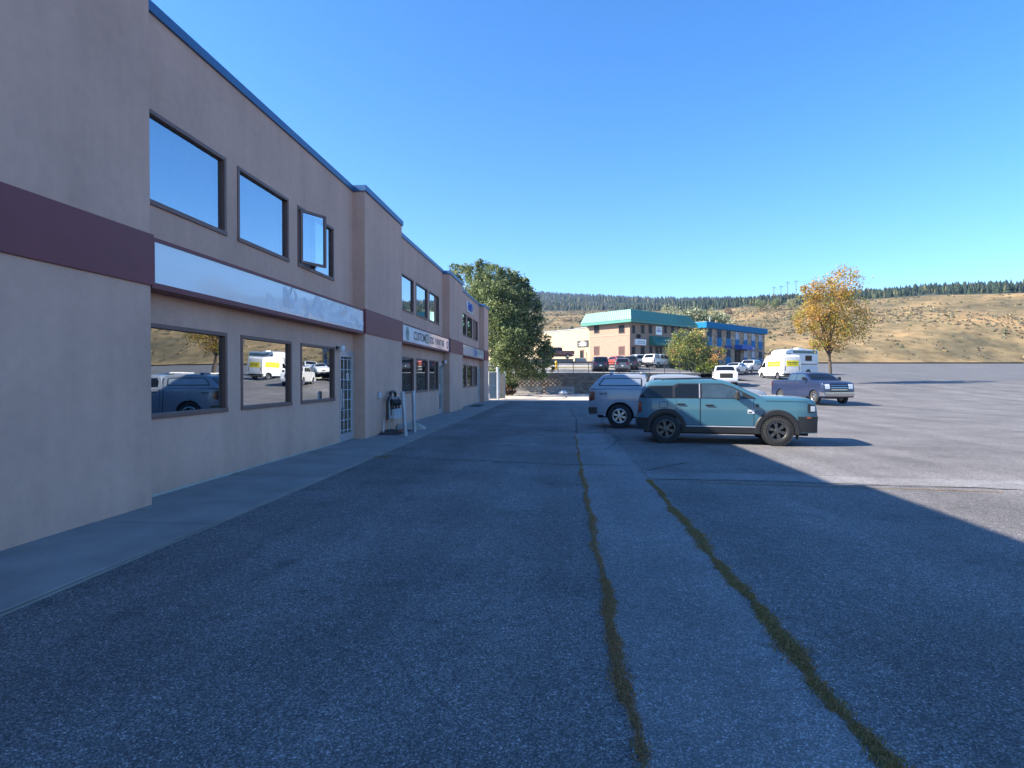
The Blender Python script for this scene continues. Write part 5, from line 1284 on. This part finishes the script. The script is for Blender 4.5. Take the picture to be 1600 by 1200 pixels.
for k_ in range(2):
    w = (s1 - s0) / 2; q = MB(M_FGL); q.box(s0 + w * k_ + .1, s0 + w * (k_ + 1) - .1, -.08, -.062, zg + .3, zc - .15); q.build('pane', d_, world=False)
s0, s1 = g.sx(994.5), g.sx(999); q = MB(M_DARK, M_GREY); q.box(s0, s1, -.25, -.002, g.zu(528, s0), g.zu(522.5, s0)); q.build('air_conditioner', gb, world=False, bevel=.03)
s0, s1 = g.sx(991), g.sx(1006); sgn = place('wall_sign', 'white sign box with small print on the brick building beside the awning', 'sign', px(984, GD), GD, 0, GA)
q = MB(M_SIGNW, M_CHROME); q.box(s0, s1, -.45, -.02, g.zu(539, s0), g.zu(530, s0)); q.build('sign_panel', sgn, world=False, bevel=.02)
q = MB(M_INKGR)
for r_ in range(2):
    for k_ in range(9): x = s0 + .25 + k_ * (s1 - s0 - .5) / 9; zz = g.zu(533 + r_ * 2.7, s0); q.box(x, x + .16, -.46, -.452, zz - .09, zz + .06)
q.build('lettering', sgn, world=False)
s0, s1 = g.sx(1024), g.sx(1033); sg2 = place('wall_sign', 'tall white poster board between the upper windows of the brick building', 'sign', px(984, GD), GD, 0, GA)
q = MB(M_SIGNW); q.box(s0, s1, -.1, -.02, g.zu(523, s0), g.zu(510, s0)); q.build('sign_panel', sg2, world=False)
q = MB(mk('sign_mauve', (.45, .35, .5), .5)); q.box(s0 + .2, s1 - .2, -.108, -.102, g.zu(518.5, s0), g.zu(515, s0)); q.box(s0 + .3, s1 - .3, -.108, -.102, g.zu(513.5, s0), g.zu(512.3, s0)); q.build('lettering', sg2, world=False)
s0, s1 = g.sx(1014), g.sx(1051); z0, z1 = g.zu(540, s0), g.zu(524.5, s0)
aw = MB(mk('awning_green', (.03, .17, .14), .6, var=.06)); y_ = -1.5
aw.add([(s0, -.004, z0), (s1, -.004, z0), (s1, -.004, z1), (s0, -.004, z1), (s0 - .05, y_, z0), (s1 + .05, y_, z0), (s1 + .05, y_, z0 + .45), (s0 - .05, y_, z0 + .45)],
       [(0, 1, 2, 3), (4, 7, 6, 5), (7, 3, 2, 6), (4, 0, 3, 7), (1, 5, 6, 2), (0, 4, 5, 1)])
awn = aw.build('awning', gb, world=False)
q = MB(M_SIGNW); r_ = random.Random(2)                        # pale script on the sloping face
for k_ in range(16):
    t_ = .3 + k_ * .028; x = s0 + (s1 - s0) * t_; h = .35 + .1 * math.sin(k_ * 1.9); P0 = Vector((x, y_ + (-.004 - y_) * h, z0 + .45 + (z1 - z0 - .45) * h)); q.tube([P0 + Vector((0, -.03, 0)), P0 + Vector((.22, -.03 + .1, .12 * r_.choice([-1, 1, 1.6])))], .035, 5)
q.build('awning_script', awn, world=False)
# --- low cream annex on its left
an = place('annex_building', 'long low cream flat roofed building with dark sign over its door', 'building', px(921, 97.2), 96.9, 0, GA)
n_ = Local(an, px(921, 96.9), 96.9, GA)
M_CRM = mk('cream_wall', (.50, .38, .25), .9, var=.07, scale=.8)
# its wall carries straight on from the brick building's left face, then steps back
LVa = n_.sv(845) if n_.sv(845) > 0 else 20
zA = zy(512, 96.9)
q = MB(M_CRM); q.box(.1, 12, 0, 3.4, 1.5, zA); q.box(.35, 12, 3.4, 32, 1.5, zA - .1); q.build('wall', an, world=False)
q = MB(mk('parapet_cap_grey', (.30, .33, .38), .6)); q.box(.0, .5, -.02, 3.45, zA + .002, zA + .14); q.box(.25, .8, 3.47, 32, zA - .098, zA + .05); q.build('parapet_cap', an, world=False)
sv0, sv1 = n_.sv(918.5), n_.sv(902); zc = (sv0 + sv1) / 2
sgA = place('wall_sign', 'dark shop sign with pale cross pattern above the cream building door', 'sign', px(921, 96.9), 96.9, 0, GA)
q = MB(mk('sign_dark', (.05, .045, .06), .5)); q.box(-.02, .098, max(sv0, .1), sv1, n_.zv(542, zc), n_.zv(532, zc)); q.build('sign_panel', sgA, world=False)
q = MB(mk('sign_cream', (.55, .5, .42), .6)); m0 = sv0 + (sv1 - sv0) * .32; m1 = sv0 + (sv1 - sv0) * .66
q.box(-.03, -.022, m0, m1, n_.zv(541, zc), n_.zv(533, zc)); q.build('sign_centre', sgA, world=False)
q = MB(M_SIGNW)
for zz in (536.5, 539.5): q.box(-.036, -.032, sv0 + .35, sv1 - .4, n_.zv(zz + .6, zc), n_.zv(zz - .6, zc))
q.build('lettering', sgA, world=False)
d0_, d1_ = n_.sv(911.5), n_.sv(905); q = MB(M_FRAME); q.box(.02, .098, d0_, d1_, n_.zv(561, d0_), n_.zv(546, d0_)); dA = q.build('door', an, world=False)
q = MB(M_FGL); q.box(.0, .018, d0_ + .15, d1_ - .15, n_.zv(559, d0_), n_.zv(548, d0_)); q.build('pane', dA, world=False)
# steps and dock in front of it
dk = place('loading_dock', 'low grey concrete dock wall with brick steps before the cream building', 'dock', px(905, 93), 92.6, 0, 0)
q = MB(M_CONC.copy() if False else mk('dock_concrete', (.26, .24, .22), .9, var=.15)); q.box(-14, -1.0, 0, 8, 2.5, 4.72); q.build('dock_wall', dk, world=False)
q = MB(M_BRK); q.box(-.98, 2.6, -.5, 2.6, 2.5, 4.3); q.build('brick_plinth', dk, world=False)
for k_ in range(4):
    q = MB(M_CONCL); q.box(-.6, 1.2, .2 + k_ * .32, 1.8, 4.302 + k_ * .16, 4.458 + k_ * .16); q.build('step', dk, world=False)
q = MB(M_BLACK); q.tube([(1.3, .2, 5.0), (1.3, 1.6, 5.9), (1.3, 2.4, 5.9)], .03, 6); q.tube([(1.3, .25, 4.3), (1.3, .25, 5.03)], .03, 6); q.tube([(1.3, 1.6, 4.3), (1.3, 1.6, 5.9)], .03, 6); q.build('handrail', dk, world=False)

# --- blue trimmed stone building
BA, BD = 42.0, 102.0
bb = place('stone_building', 'two storey stone faced building with bright blue fascia and window panels', 'building', px(1102, BD), BD, 0, BA)
b_ = Local(bb, px(1102, BD), BD, BA); BU, BV = b_.sx(1194.5), 14.0
zt = zy(503, BD); zf = zy(512.5, BD); zgb = 2.6
def stone_mat():
    m, t, p = nodes('mixed_stone'); tc = N(t, 'TexCoord'); v = N(t, 'TexVoronoi', Scale=3.4); t.links.new(tc.outputs['Object'], v.inputs['Vector'])
    sp = N(t, 'SeparateColor'); t.links.new(v.outputs['Color'], sp.inputs[0]); cr = N(t, 'ValToRGB'); e = cr.color_ramp.elements; e[0].color = (.22, .14, .09, 1); e[1].color = (.62, .46, .30, 1); k_ = e.new(.5); k_.color = (.45, .27, .16, 1)
    t.links.new(sp.outputs[0], cr.inputs[0]); t.links.new(cr.outputs[0], p.inputs['Base Color']); p.inputs['Roughness'].default_value = .9
    b = N(t, 'Bump', Strength=.6, Distance=.05); b.invert = True; t.links.new(v.outputs['Distance'], b.inputs['Height']); t.links.new(b.outputs[0], p.inputs['Normal']); return m
M_STONE = stone_mat()
M_BP = mk('blue_panel', (.02, .19, .40), .7, spec=.12, var=.08, scale=1.5); M_BF = mk('blue_fascia', (.01, .17, .33), .7, spec=.12, var=.06); M_TF = mk('teal_fascia', (.03, .30, .50), .4)
q = MB(M_STONE); q.box(0, BU, 0, BV, 1.5, zf); q.build('wall', bb, world=False)
q = MB(M_BF); q.box(-.5, BU + .3, -.5, BV + .3, zf + .003, zt); q.build('fascia', bb, world=False, bevel=.03)
q = MB(mk('roof_gravel', (.35, .34, .32), .95)); q.box(-.2, BU, -.2, BV, zt + .002, zt + .1); q.build('roof', bb, world=False)
strips = [(1104.5, 1111.5), (1120, 1127), (1134.5, 1141), (1148.5, 1154), (1161.8, 1167), (1173.6, 1179.2), (1185, 1190)]
for i, (p0, p1) in enumerate(strips):
    s0, s1 = b_.sx(p0), b_.sx(p1); zc = (s0 + s1) / 2; Z = lambda y: zy(y, BD) if False else zy(y, BD)
    ws = (Z(526.2), Z(512.9)); pn = (Z(540), Z(526.6))
    far_window(bb, 'u', s0, s1, ws[0], ws[1], M_FGLB if i in (3, 4, 5, 6) else M_FGL, M_BP, .06, 1)
    q = MB(M_BP); q.box(s0, s1, -.07, -.003, pn[0], pn[1]); q.build('spandrel_panel', bb, world=False)
    if i not in (3,):
        far_window(bb, 'u', s0, s1, Z(556), Z(544), M_FGLB if i in (4, 5) else M_FGL, M_BP, .06, 1)
        q = MB(M_BP); q.box(s0, s1, -.07, -.003, Z(568), Z(556.5)); q.build('spandrel_panel', bb, world=False)
s0, s1 = b_.sx(1132), b_.sx(1143); q = MB(mk('dark_blue_sign', (.02, .05, .22), .5)); q.box(s0, s1, -.15, -.075, zy(541.5, BD), zy(537, BD)); q.build('name_board', bb, world=False)
s0, s1 = b_.sx(1147), b_.sx(1166.5); q = MB(mk('canopy_blue', (.02, .10, .40), .5), M_PLATE); q.box(s0, s1, -1.6, -.075, zy(543, BD), zy(535.5, BD)); cpy = q.build('entrance_canopy', bb, world=False, bevel=.04)
q = MB(M_PLATE); q.box(s1 - .9, s1 - .3, -1.62, -1.602, zy(541.5, BD), zy(539, BD)); q.build('number_plate', cpy, world=False)
s0, s1 = b_.sx(1148), b_.sx(1156); q = MB(M_DARK); q.box(s0, s1, -.12, -.003, zgb, zy(544, BD)); dB = q.build('door', bb, world=False)
q = MB(M_FGL); q.box(s0 + .3, s1 - .3, -.14, -.122, zgb + .2, zy(547, BD)); q.build('pane', dB, world=False)
q = MB(M_FRAMEL); q.tube([(s1 + .6, -1.3, zgb), (s1 + .6, -1.3, zy(543, BD))], .05, 6); q.build('canopy_post', bb, world=False)
q = MB(M_FRAMEL); s0 = b_.sx(1124.5); q.tube([(s0, 2, zt), (s0, 2, zt + 1.5)], .1, 8); q.build('flue', bb, world=False)
for p0 in (1130, 1149): s0 = b_.sx(p0); q = MB(M_BRK); q.tube([(s0, 1.5, zt + .08), (s0, 1.5, zt + .8)], .12, 6); q.build('roof_vent', bb, world=False)

# ================================================================== HILLS
def elev(tab, a):                             # tab: picture column -> crest row, turned into tan(elevation) by bearing
    xs = np.array([p[0] for p in tab], float); an = np.degrees(np.arctan((xs - 800) / FPX))
    e = np.array([(HORY - p[1]) / FPX * math.cos(math.radians(q)) for p, q in zip(tab, an)])
    return float(np.interp(a, an, e))
NEAR = [(300, 478), (700, 486), (845, 487), (930, 486), (1000, 487), (1045, 486), (1090, 487), (1130, 484), (1165, 479), (1200, 477.5), (1250, 478), (1330, 470), (1450, 462), (1700, 455), (2600, 470)]
FAR = [(300, 448), (700, 452), (830, 457.5), (900, 462), (1000, 468), (1100, 471), (1180, 471), (1215, 469), (1250, 470), (1330, 462), (1450, 455), (1700, 450), (2600, 466)]
FARR = [(-40, 1500), (2, 1500), (12, 1350), (20, 1000), (25, 620), (60, 620), (100, 700)]
NEARR = [(-40, 420), (0, 420), (10, 400), (14, 360), (19, 270), (26, 250), (100, 260)]
def ipt(tab, a): return float(np.interp(a, [p[0] for p in tab], [p[1] for p in tab]))
def wave(x, y): return (math.sin(x * .031 + 1.3) * math.cos(y * .027) + .5 * math.sin(x * .083 + y * .061) + .3 * math.sin(x * .17 - y * .13 + 2)) / 1.8
def hill_z(a, r):
    r1, rf = ipt(NEARR, a), ipt(FARR, a); c, s_ = math.cos(R(a)), math.sin(R(a))
    xw, yw = r * s_, r * c
    d0 = 130 / max(.35, c) if a < 60 else 330
    r0 = min(d0, 190); z0 = zterr(r0 * s_, min(130, r0 * c)) if a < 60 else 5.4
    z1 = CAMH + elev(NEAR, a) * r1; zf = CAMH + elev(FAR, a) * rf
    if r <= r0: return z0 - .3
    if r <= r1:
        t = (r - r0) / (r1 - r0); z = z0 + (z1 - z0) * (t ** .85) + wave(xw, yw) * 1.6 * math.sin(math.pi * t)
        return z
    if r <= rf:
        t = (r - r1) / (rf - r1); return z1 + (zf - z1) * t + wave(xw * .5, yw * .5) * 3 * math.sin(math.pi * t)
    return zf - (r - rf) * .06
AN = list(np.arange(-42, 101, 1.0))
def pol(a, r): return cw(r * math.sin(R(a)), r * math.cos(R(a)))
def dry_ground():
    m, t, p = nodes('dry_grass_hill'); tc = N(t, 'TexCoord')
    n1 = N(t, 'TexNoise', Scale=.045, Detail=8.0, Roughness=.65); n2 = N(t, 'TexNoise', Scale=.35, Detail=6.0, Roughness=.7)
    for n in (n1, n2): t.links.new(tc.outputs['Object'], n.inputs['Vector'])
    cr = N(t, 'ValToRGB'); e = cr.color_ramp.elements; e[0].position = .36; e[0].color = (.105, .092, .055, 1); e[1].position = .64; e[1].color = (.34, .23, .115, 1); k = e.new(.5); k.color = (.21, .16, .085, 1)
    t.links.new(n1.outputs[0], cr.inputs[0])
    mr = N(t, 'MapRange'); mr.inputs[1].default_value = .3; mr.inputs[2].default_value = .7; mr.inputs[3].default_value = .6; mr.inputs[4].default_value = 1.3; t.links.new(n2.outputs[0], mr.inputs[0])
    mx = N(t, 'Mix', data_type='RGBA', blend_type='MULTIPLY'); mx.inputs[0].default_value = 1; t.links.new(cr.outputs[0], mx.inputs[6]); t.links.new(mr.outputs[0], mx.inputs[7])
    t.links.new(mx.outputs[2], p.inputs['Base Color']); p.inputs['Roughness'].default_value = .95; p.inputs['Specular IOR Level'].default_value = .1
    return m
M_HILL = dry_ground(); M_FOREST = mk('forest_floor', (.05, .055, .033), .95, var=.4, scale=.02)
q = MB(M_HILL); q.smooth = True
T = [0, .03, .08, .14, .2, .27, .34, .42, .5, .58, .66, .74, .82, .9, .96, 1.0]
rows = []
for a in AN:
    c = math.cos(R(a)); r0 = min(130 / max(.35, c) if a < 60 else 330, 190); r1 = ipt(NEARR, a)
    rows.append([(*pol(a, r0 * .93 + (r1 - r0 * .93) * t)[:2], hill_z(a, r0 * .93 + (r1 - r0 * .93) * t)) for t in T])
q.grid(rows); tag(q.build('hillside'), kind='structure')
q = MB(M_FOREST); q.smooth = True; rows = []
for a in AN:
    r1, rf = ipt(NEARR, a), ipt(FARR, a)
    rr = [r1 + (rf - r1) * t for t in (0, .08, .2, .35, .5, .65, .8, .9, 1.0)] + [rf + 150, rf + 600]
    rows.append([(*pol(a, r)[:2], hill_z(a, r)) for r in rr])
q.grid(rows); tag(q.build('far_hills'), kind='structure')
# flat land beyond the lots at the sides and behind, out to the foot of the hills
q = MB(M_HILL)
q.grid([[(*pol(a, r)[:2], z) for r, z in ((12, -.35), (60, -.4), (200, -.4), (900, -.6), (2600, -2))] for a in np.arange(0, 361, 10)])
tag(q.build('ground'), kind='structure')

# conifers on the far hills
V = []; F = []; MI = []
def conifer(x, y, z, h, w, mi, r):
    for (zb0, zt0, ww) in ((.12, .62, 1.0), (.38, .85, .72), (.62, 1.0, .45)):
        b = len(V); n = 5; a0 = r.uniform(0, 6.3)
        for k in range(n): a = a0 + 6.283 * k / n; rr = w * ww * r.uniform(.8, 1.15); V.append((x + rr * math.cos(a), y + rr * math.sin(a), z + h * zb0))
        V.append((x, y, z + h * zt0))
        for k in range(n): F.append((b + k, b + (k + 1) % n, b + n)); MI.append(mi)
r_ = random.Random(12); cnt = 0
while cnt < 19000:
    a = r_.uniform(-6, 62) if r_.random() < .82 else r_.uniform(-40, 95); r1, rf = ipt(NEARR, a), ipt(FARR, a)
    t = r_.random() ** 1.0; r = r1 * 1.03 + (rf * 1.03 - r1 * 1.03) * t; x, y, _ = pol(a, r)
    dens = math.sin(x * .012 + 2) * math.cos(y * .010) + .6 * math.sin(x * .031 + y * .027)
    if dens < -.95 and t > .1: continue
    h = (r_.uniform(3, 9.5) if r > 700 else r_.uniform(2.2, 6.2)) * (.8 + .3 * math.sin(x * .02) * math.cos(y * .017))
    conifer(x, y, hill_z(a, r) - .5, h, h * r_.uniform(.17, .36), 0 if r_.random() < .6 else (1 if r_.random() < .75 else 2), r_); cnt += 1
CF = [leaf('conifer_dark', (.022, .036, .024), .1), leaf('conifer_mid', (.034, .052, .028), .1), leaf('scrub_olive', (.10, .10, .045), .15)]
o = link('conifer_forest', npmesh('conifer_forest', V, np.array(F), CF, MI)); tag(o, kind='stuff')
# sagebrush and dry clumps over the near hillside
V = []; F = []; MI = []; r_ = random.Random(5); g = np.random.default_rng(4)
for _ in range(9000):
    a = r_.uniform(-4, 60); r1 = ipt(NEARR, a); c = math.cos(R(a)); r0 = min(130 / c, 190); t = r_.random() ** .9
    r = r0 + (r1 - r0) * t; x, y, _z = pol(a, r)
    if math.sin(x * .06) * math.sin(y * .05 + 1) + .5 * math.sin(x * .13 + y * .11) < -.25 and r_.random() < .8: continue
    s_ = r_.uniform(.2, .7) * (1.4 if a < 13 else 1); z = hill_z(a, r); m_ = r_.choice([0, 0, 1, 1, 2, 3])
    for k in range(9):
        d = g.normal(size=3); d /= np.linalg.norm(d); d[2] = abs(d[2]) * .8; p = np.array([x, y, z]) + d * s_ * .7
        u = g.normal(size=3); u /= np.linalg.norm(u); w = np.cross(d, u); b = len(V)
        V += [tuple(p - u * s_ * .5), tuple(p - w * s_ * .4), tuple(p + u * s_ * .5), tuple(p + w * s_ * .4)]; F.append((b, b + 1, b + 2, b + 3)); MI.append(m_)
SG = [leaf('sagebrush', (.17, .165, .11), .15), leaf('dry_bush_brown', (.13, .095, .06), .15), leaf('bush_green', (.085, .10, .045), .2), leaf('bunch_grass', (.34, .26, .13), .25)]
o = link('sagebrush', npmesh('sagebrush', V, np.array(F), SG, MI)); tag(o, kind='stuff')

# trees standing on the middle slope between the buildings and the forest
LS1, LS2, LS3 = leaf('leaf_silver_green', (.42, .42, .27), .45), leaf('leaf_grey_green', (.26, .29, .16), .4), leaf('leaf_rust', (.30, .20, .16), .4)
protos = []
for k, (mats, w) in enumerate([([LS1, LS2], [.7, .3]), ([LS2, L2], [.6, .4]), ([LS3, LS2], [.7, .3])]):
    bl = [(0, 0, 3.2, 2.4, 2.4, 2.0), (1.3, .4, 2.6, 1.6, 1.6, 1.5), (-1.4, -.3, 2.7, 1.6, 1.6, 1.4), (.2, -.6, 4.4, 1.4, 1.4, 1.2)]
    cm = crown_mesh('crown', bl, 2200, .36, mats, w, 60 + k)
    tm_ = MB(M_BARK); trunk_mb(tm_, (0, 0, -.2), (0, 0, 4.2), .2, [b[:3] for b in bl], 5 + k); protos.append((cm, tm_.mesh('trunk')))
KND = ['pale silver green', 'grey green', 'rusty brown']
spots = [(1046, 489, 13, 0, 'pale silver green tree with a broad crown above the green roof, tallest of its row'), (1062, 494, 9, 1, 'grey green tree on the slope right of the tallest silver tree'), (1075, 492, 9, 0, 'pale silver green tree over the right end of the green roof'),
         (1086, 497, 9, 0, 'pale silver green tree between the green roof and the blue fascia'), (1098, 491, 10, 1, 'grey green tree above the teal end of the blue fascia'), (1111, 496, 10, 1, 'dense grey green tree behind the corner of the blue fascia'),
         (1122, 497, 9, 0, 'pale silver green tree behind the flue of the blue trimmed building'), (1137, 489, 9, 2, 'rusty brown tree on the slope left of the golden hill'), (1129, 503, 7, 2, 'small rusty brown tree close behind the blue fascia'),
         (1056, 501, 7, 1, 'low grey green tree just above the green roof ridge'), (858, 500, 6, 0, 'pale silver green bush tree left above the cream wall'), (873, 497, 7, 1, 'grey green tree above the left part of the cream wall'),
         (889, 499, 7, 0, 'pale silver green tree above the middle of the cream wall'), (903, 497, 8, 1, 'grey green tree above the right part of the cream wall'), (914, 500, 6, 2, 'rusty brown bush tree next to the green roof corner'), (848, 494, 5, 2, 'small rusty brown tree near the big green tree'),
         (1187, 474, 6, 1, 'grey green tree on the crest of the golden hill'), (1211, 473, 7, 1, 'grey green tree on the crest near the utility poles'), (1236, 474, 7, 0, 'pale tree at the crest beside the tallest pole')]
for (xx, y, hp, k, lab) in spots:
    a = math.degrees(math.atan((xx - 800) / FPX)); d = 150 if y > 490 else 210
    if y < 480: d = 240 * math.cos(R(a)) * .98
    r = d / math.cos(R(a)); z = hill_z(a, r); h = hp * 2.0 * d / FPX
    ztop = zy(y - hp, d)
    sc = max(.35, min(2.2, (ztop - z) / 5.6)); sc = min(sc, hp * 1.9 * d / FPX / 5.2) if xx < 1000 else sc
    t = thing('hillside_tree', lab, 'tree', (*cw(px(xx, d), d)[:2], z), R(random.uniform(0, 360)), 'trees on the middle slope')
    t.scale = (sc * random.uniform(.85, 1.1),) * 2 + (sc,)
    cm, tm_ = protos[k]; tag(link('crown', cm, t), kind='stuff'); link('trunk', tm_, t)

# utility poles on the crest
for (xx, yt, lab) in ((1208.5, 448, 'leftmost slim utility pole on the crest of the golden hill'), (1219.5, 446, 'second slim utility pole on the crest, with a short crossarm'), (1230, 440, 'tallest utility pole on the crest of the golden hill'), (1243, 438, 'utility pole on the crest nearest the yellow leaved tree')):
    a = math.degrees(math.atan((xx - 800) / FPX)); d = 222; r = d / math.cos(R(a)); z = hill_z(a, r); h = zy(yt, d) - z
    t = thing('utility_pole', lab, 'utility pole', (*cw(px(xx, d), d)[:2], z), TH, 'utility poles on the crest')
    q = MB(M_BARK); q.tube([(0, 0, -.5), (0, 0, h)], [.13, .08], 8); q.build('pole', t, world=False)
    for zz in (.5,):
        q = MB(M_BARK); q.box(-.8, .8, -.05, .05, h - zz, h - zz + .1); q.build('crossarm', t, world=False)
q = MB(M_DARK)
for dz in (.4,):
    pts = []
    for (xx, yt) in ((1208.5, 448), (1219.5, 446), (1230, 440), (1243, 438), (1330, 425)): pts.append(Vector(cw(px(xx, 222), 222, zy(yt, 222) - dz)))
    for A, C in zip(pts, pts[1:]): q.tube([A.lerp(C, t_ / 6) - Vector((0, 0, 1.0 * (1 - (2 * t_ / 6 - 1) ** 2))) for t_ in range(7)], .02, 4)
tag(q.build('power_line'), 'thin sagging power lines strung between the crest poles', 'power line')

# ================================================================== AIR
hz = MB(); hz.box(-1900, 2100, -700, 2300, -8, 260)
ho = hz.build('haze'); tag(ho, kind='stuff')
hm = bpy.data.materials.new('haze'); hm.use_nodes = True; ht = hm.node_tree; ht.nodes.clear()
oo = N(ht, 'OutputMaterial'); pv = N(ht, 'VolumePrincipled'); pv.inputs['Color'].default_value = (.48, .68, 1.0, 1); pv.inputs['Density'].default_value = .00022; pv.inputs['Anisotropy'].default_value = .3
ht.links.new(pv.outputs[0], oo.inputs['Volume']); ho.data.materials.append(hm)
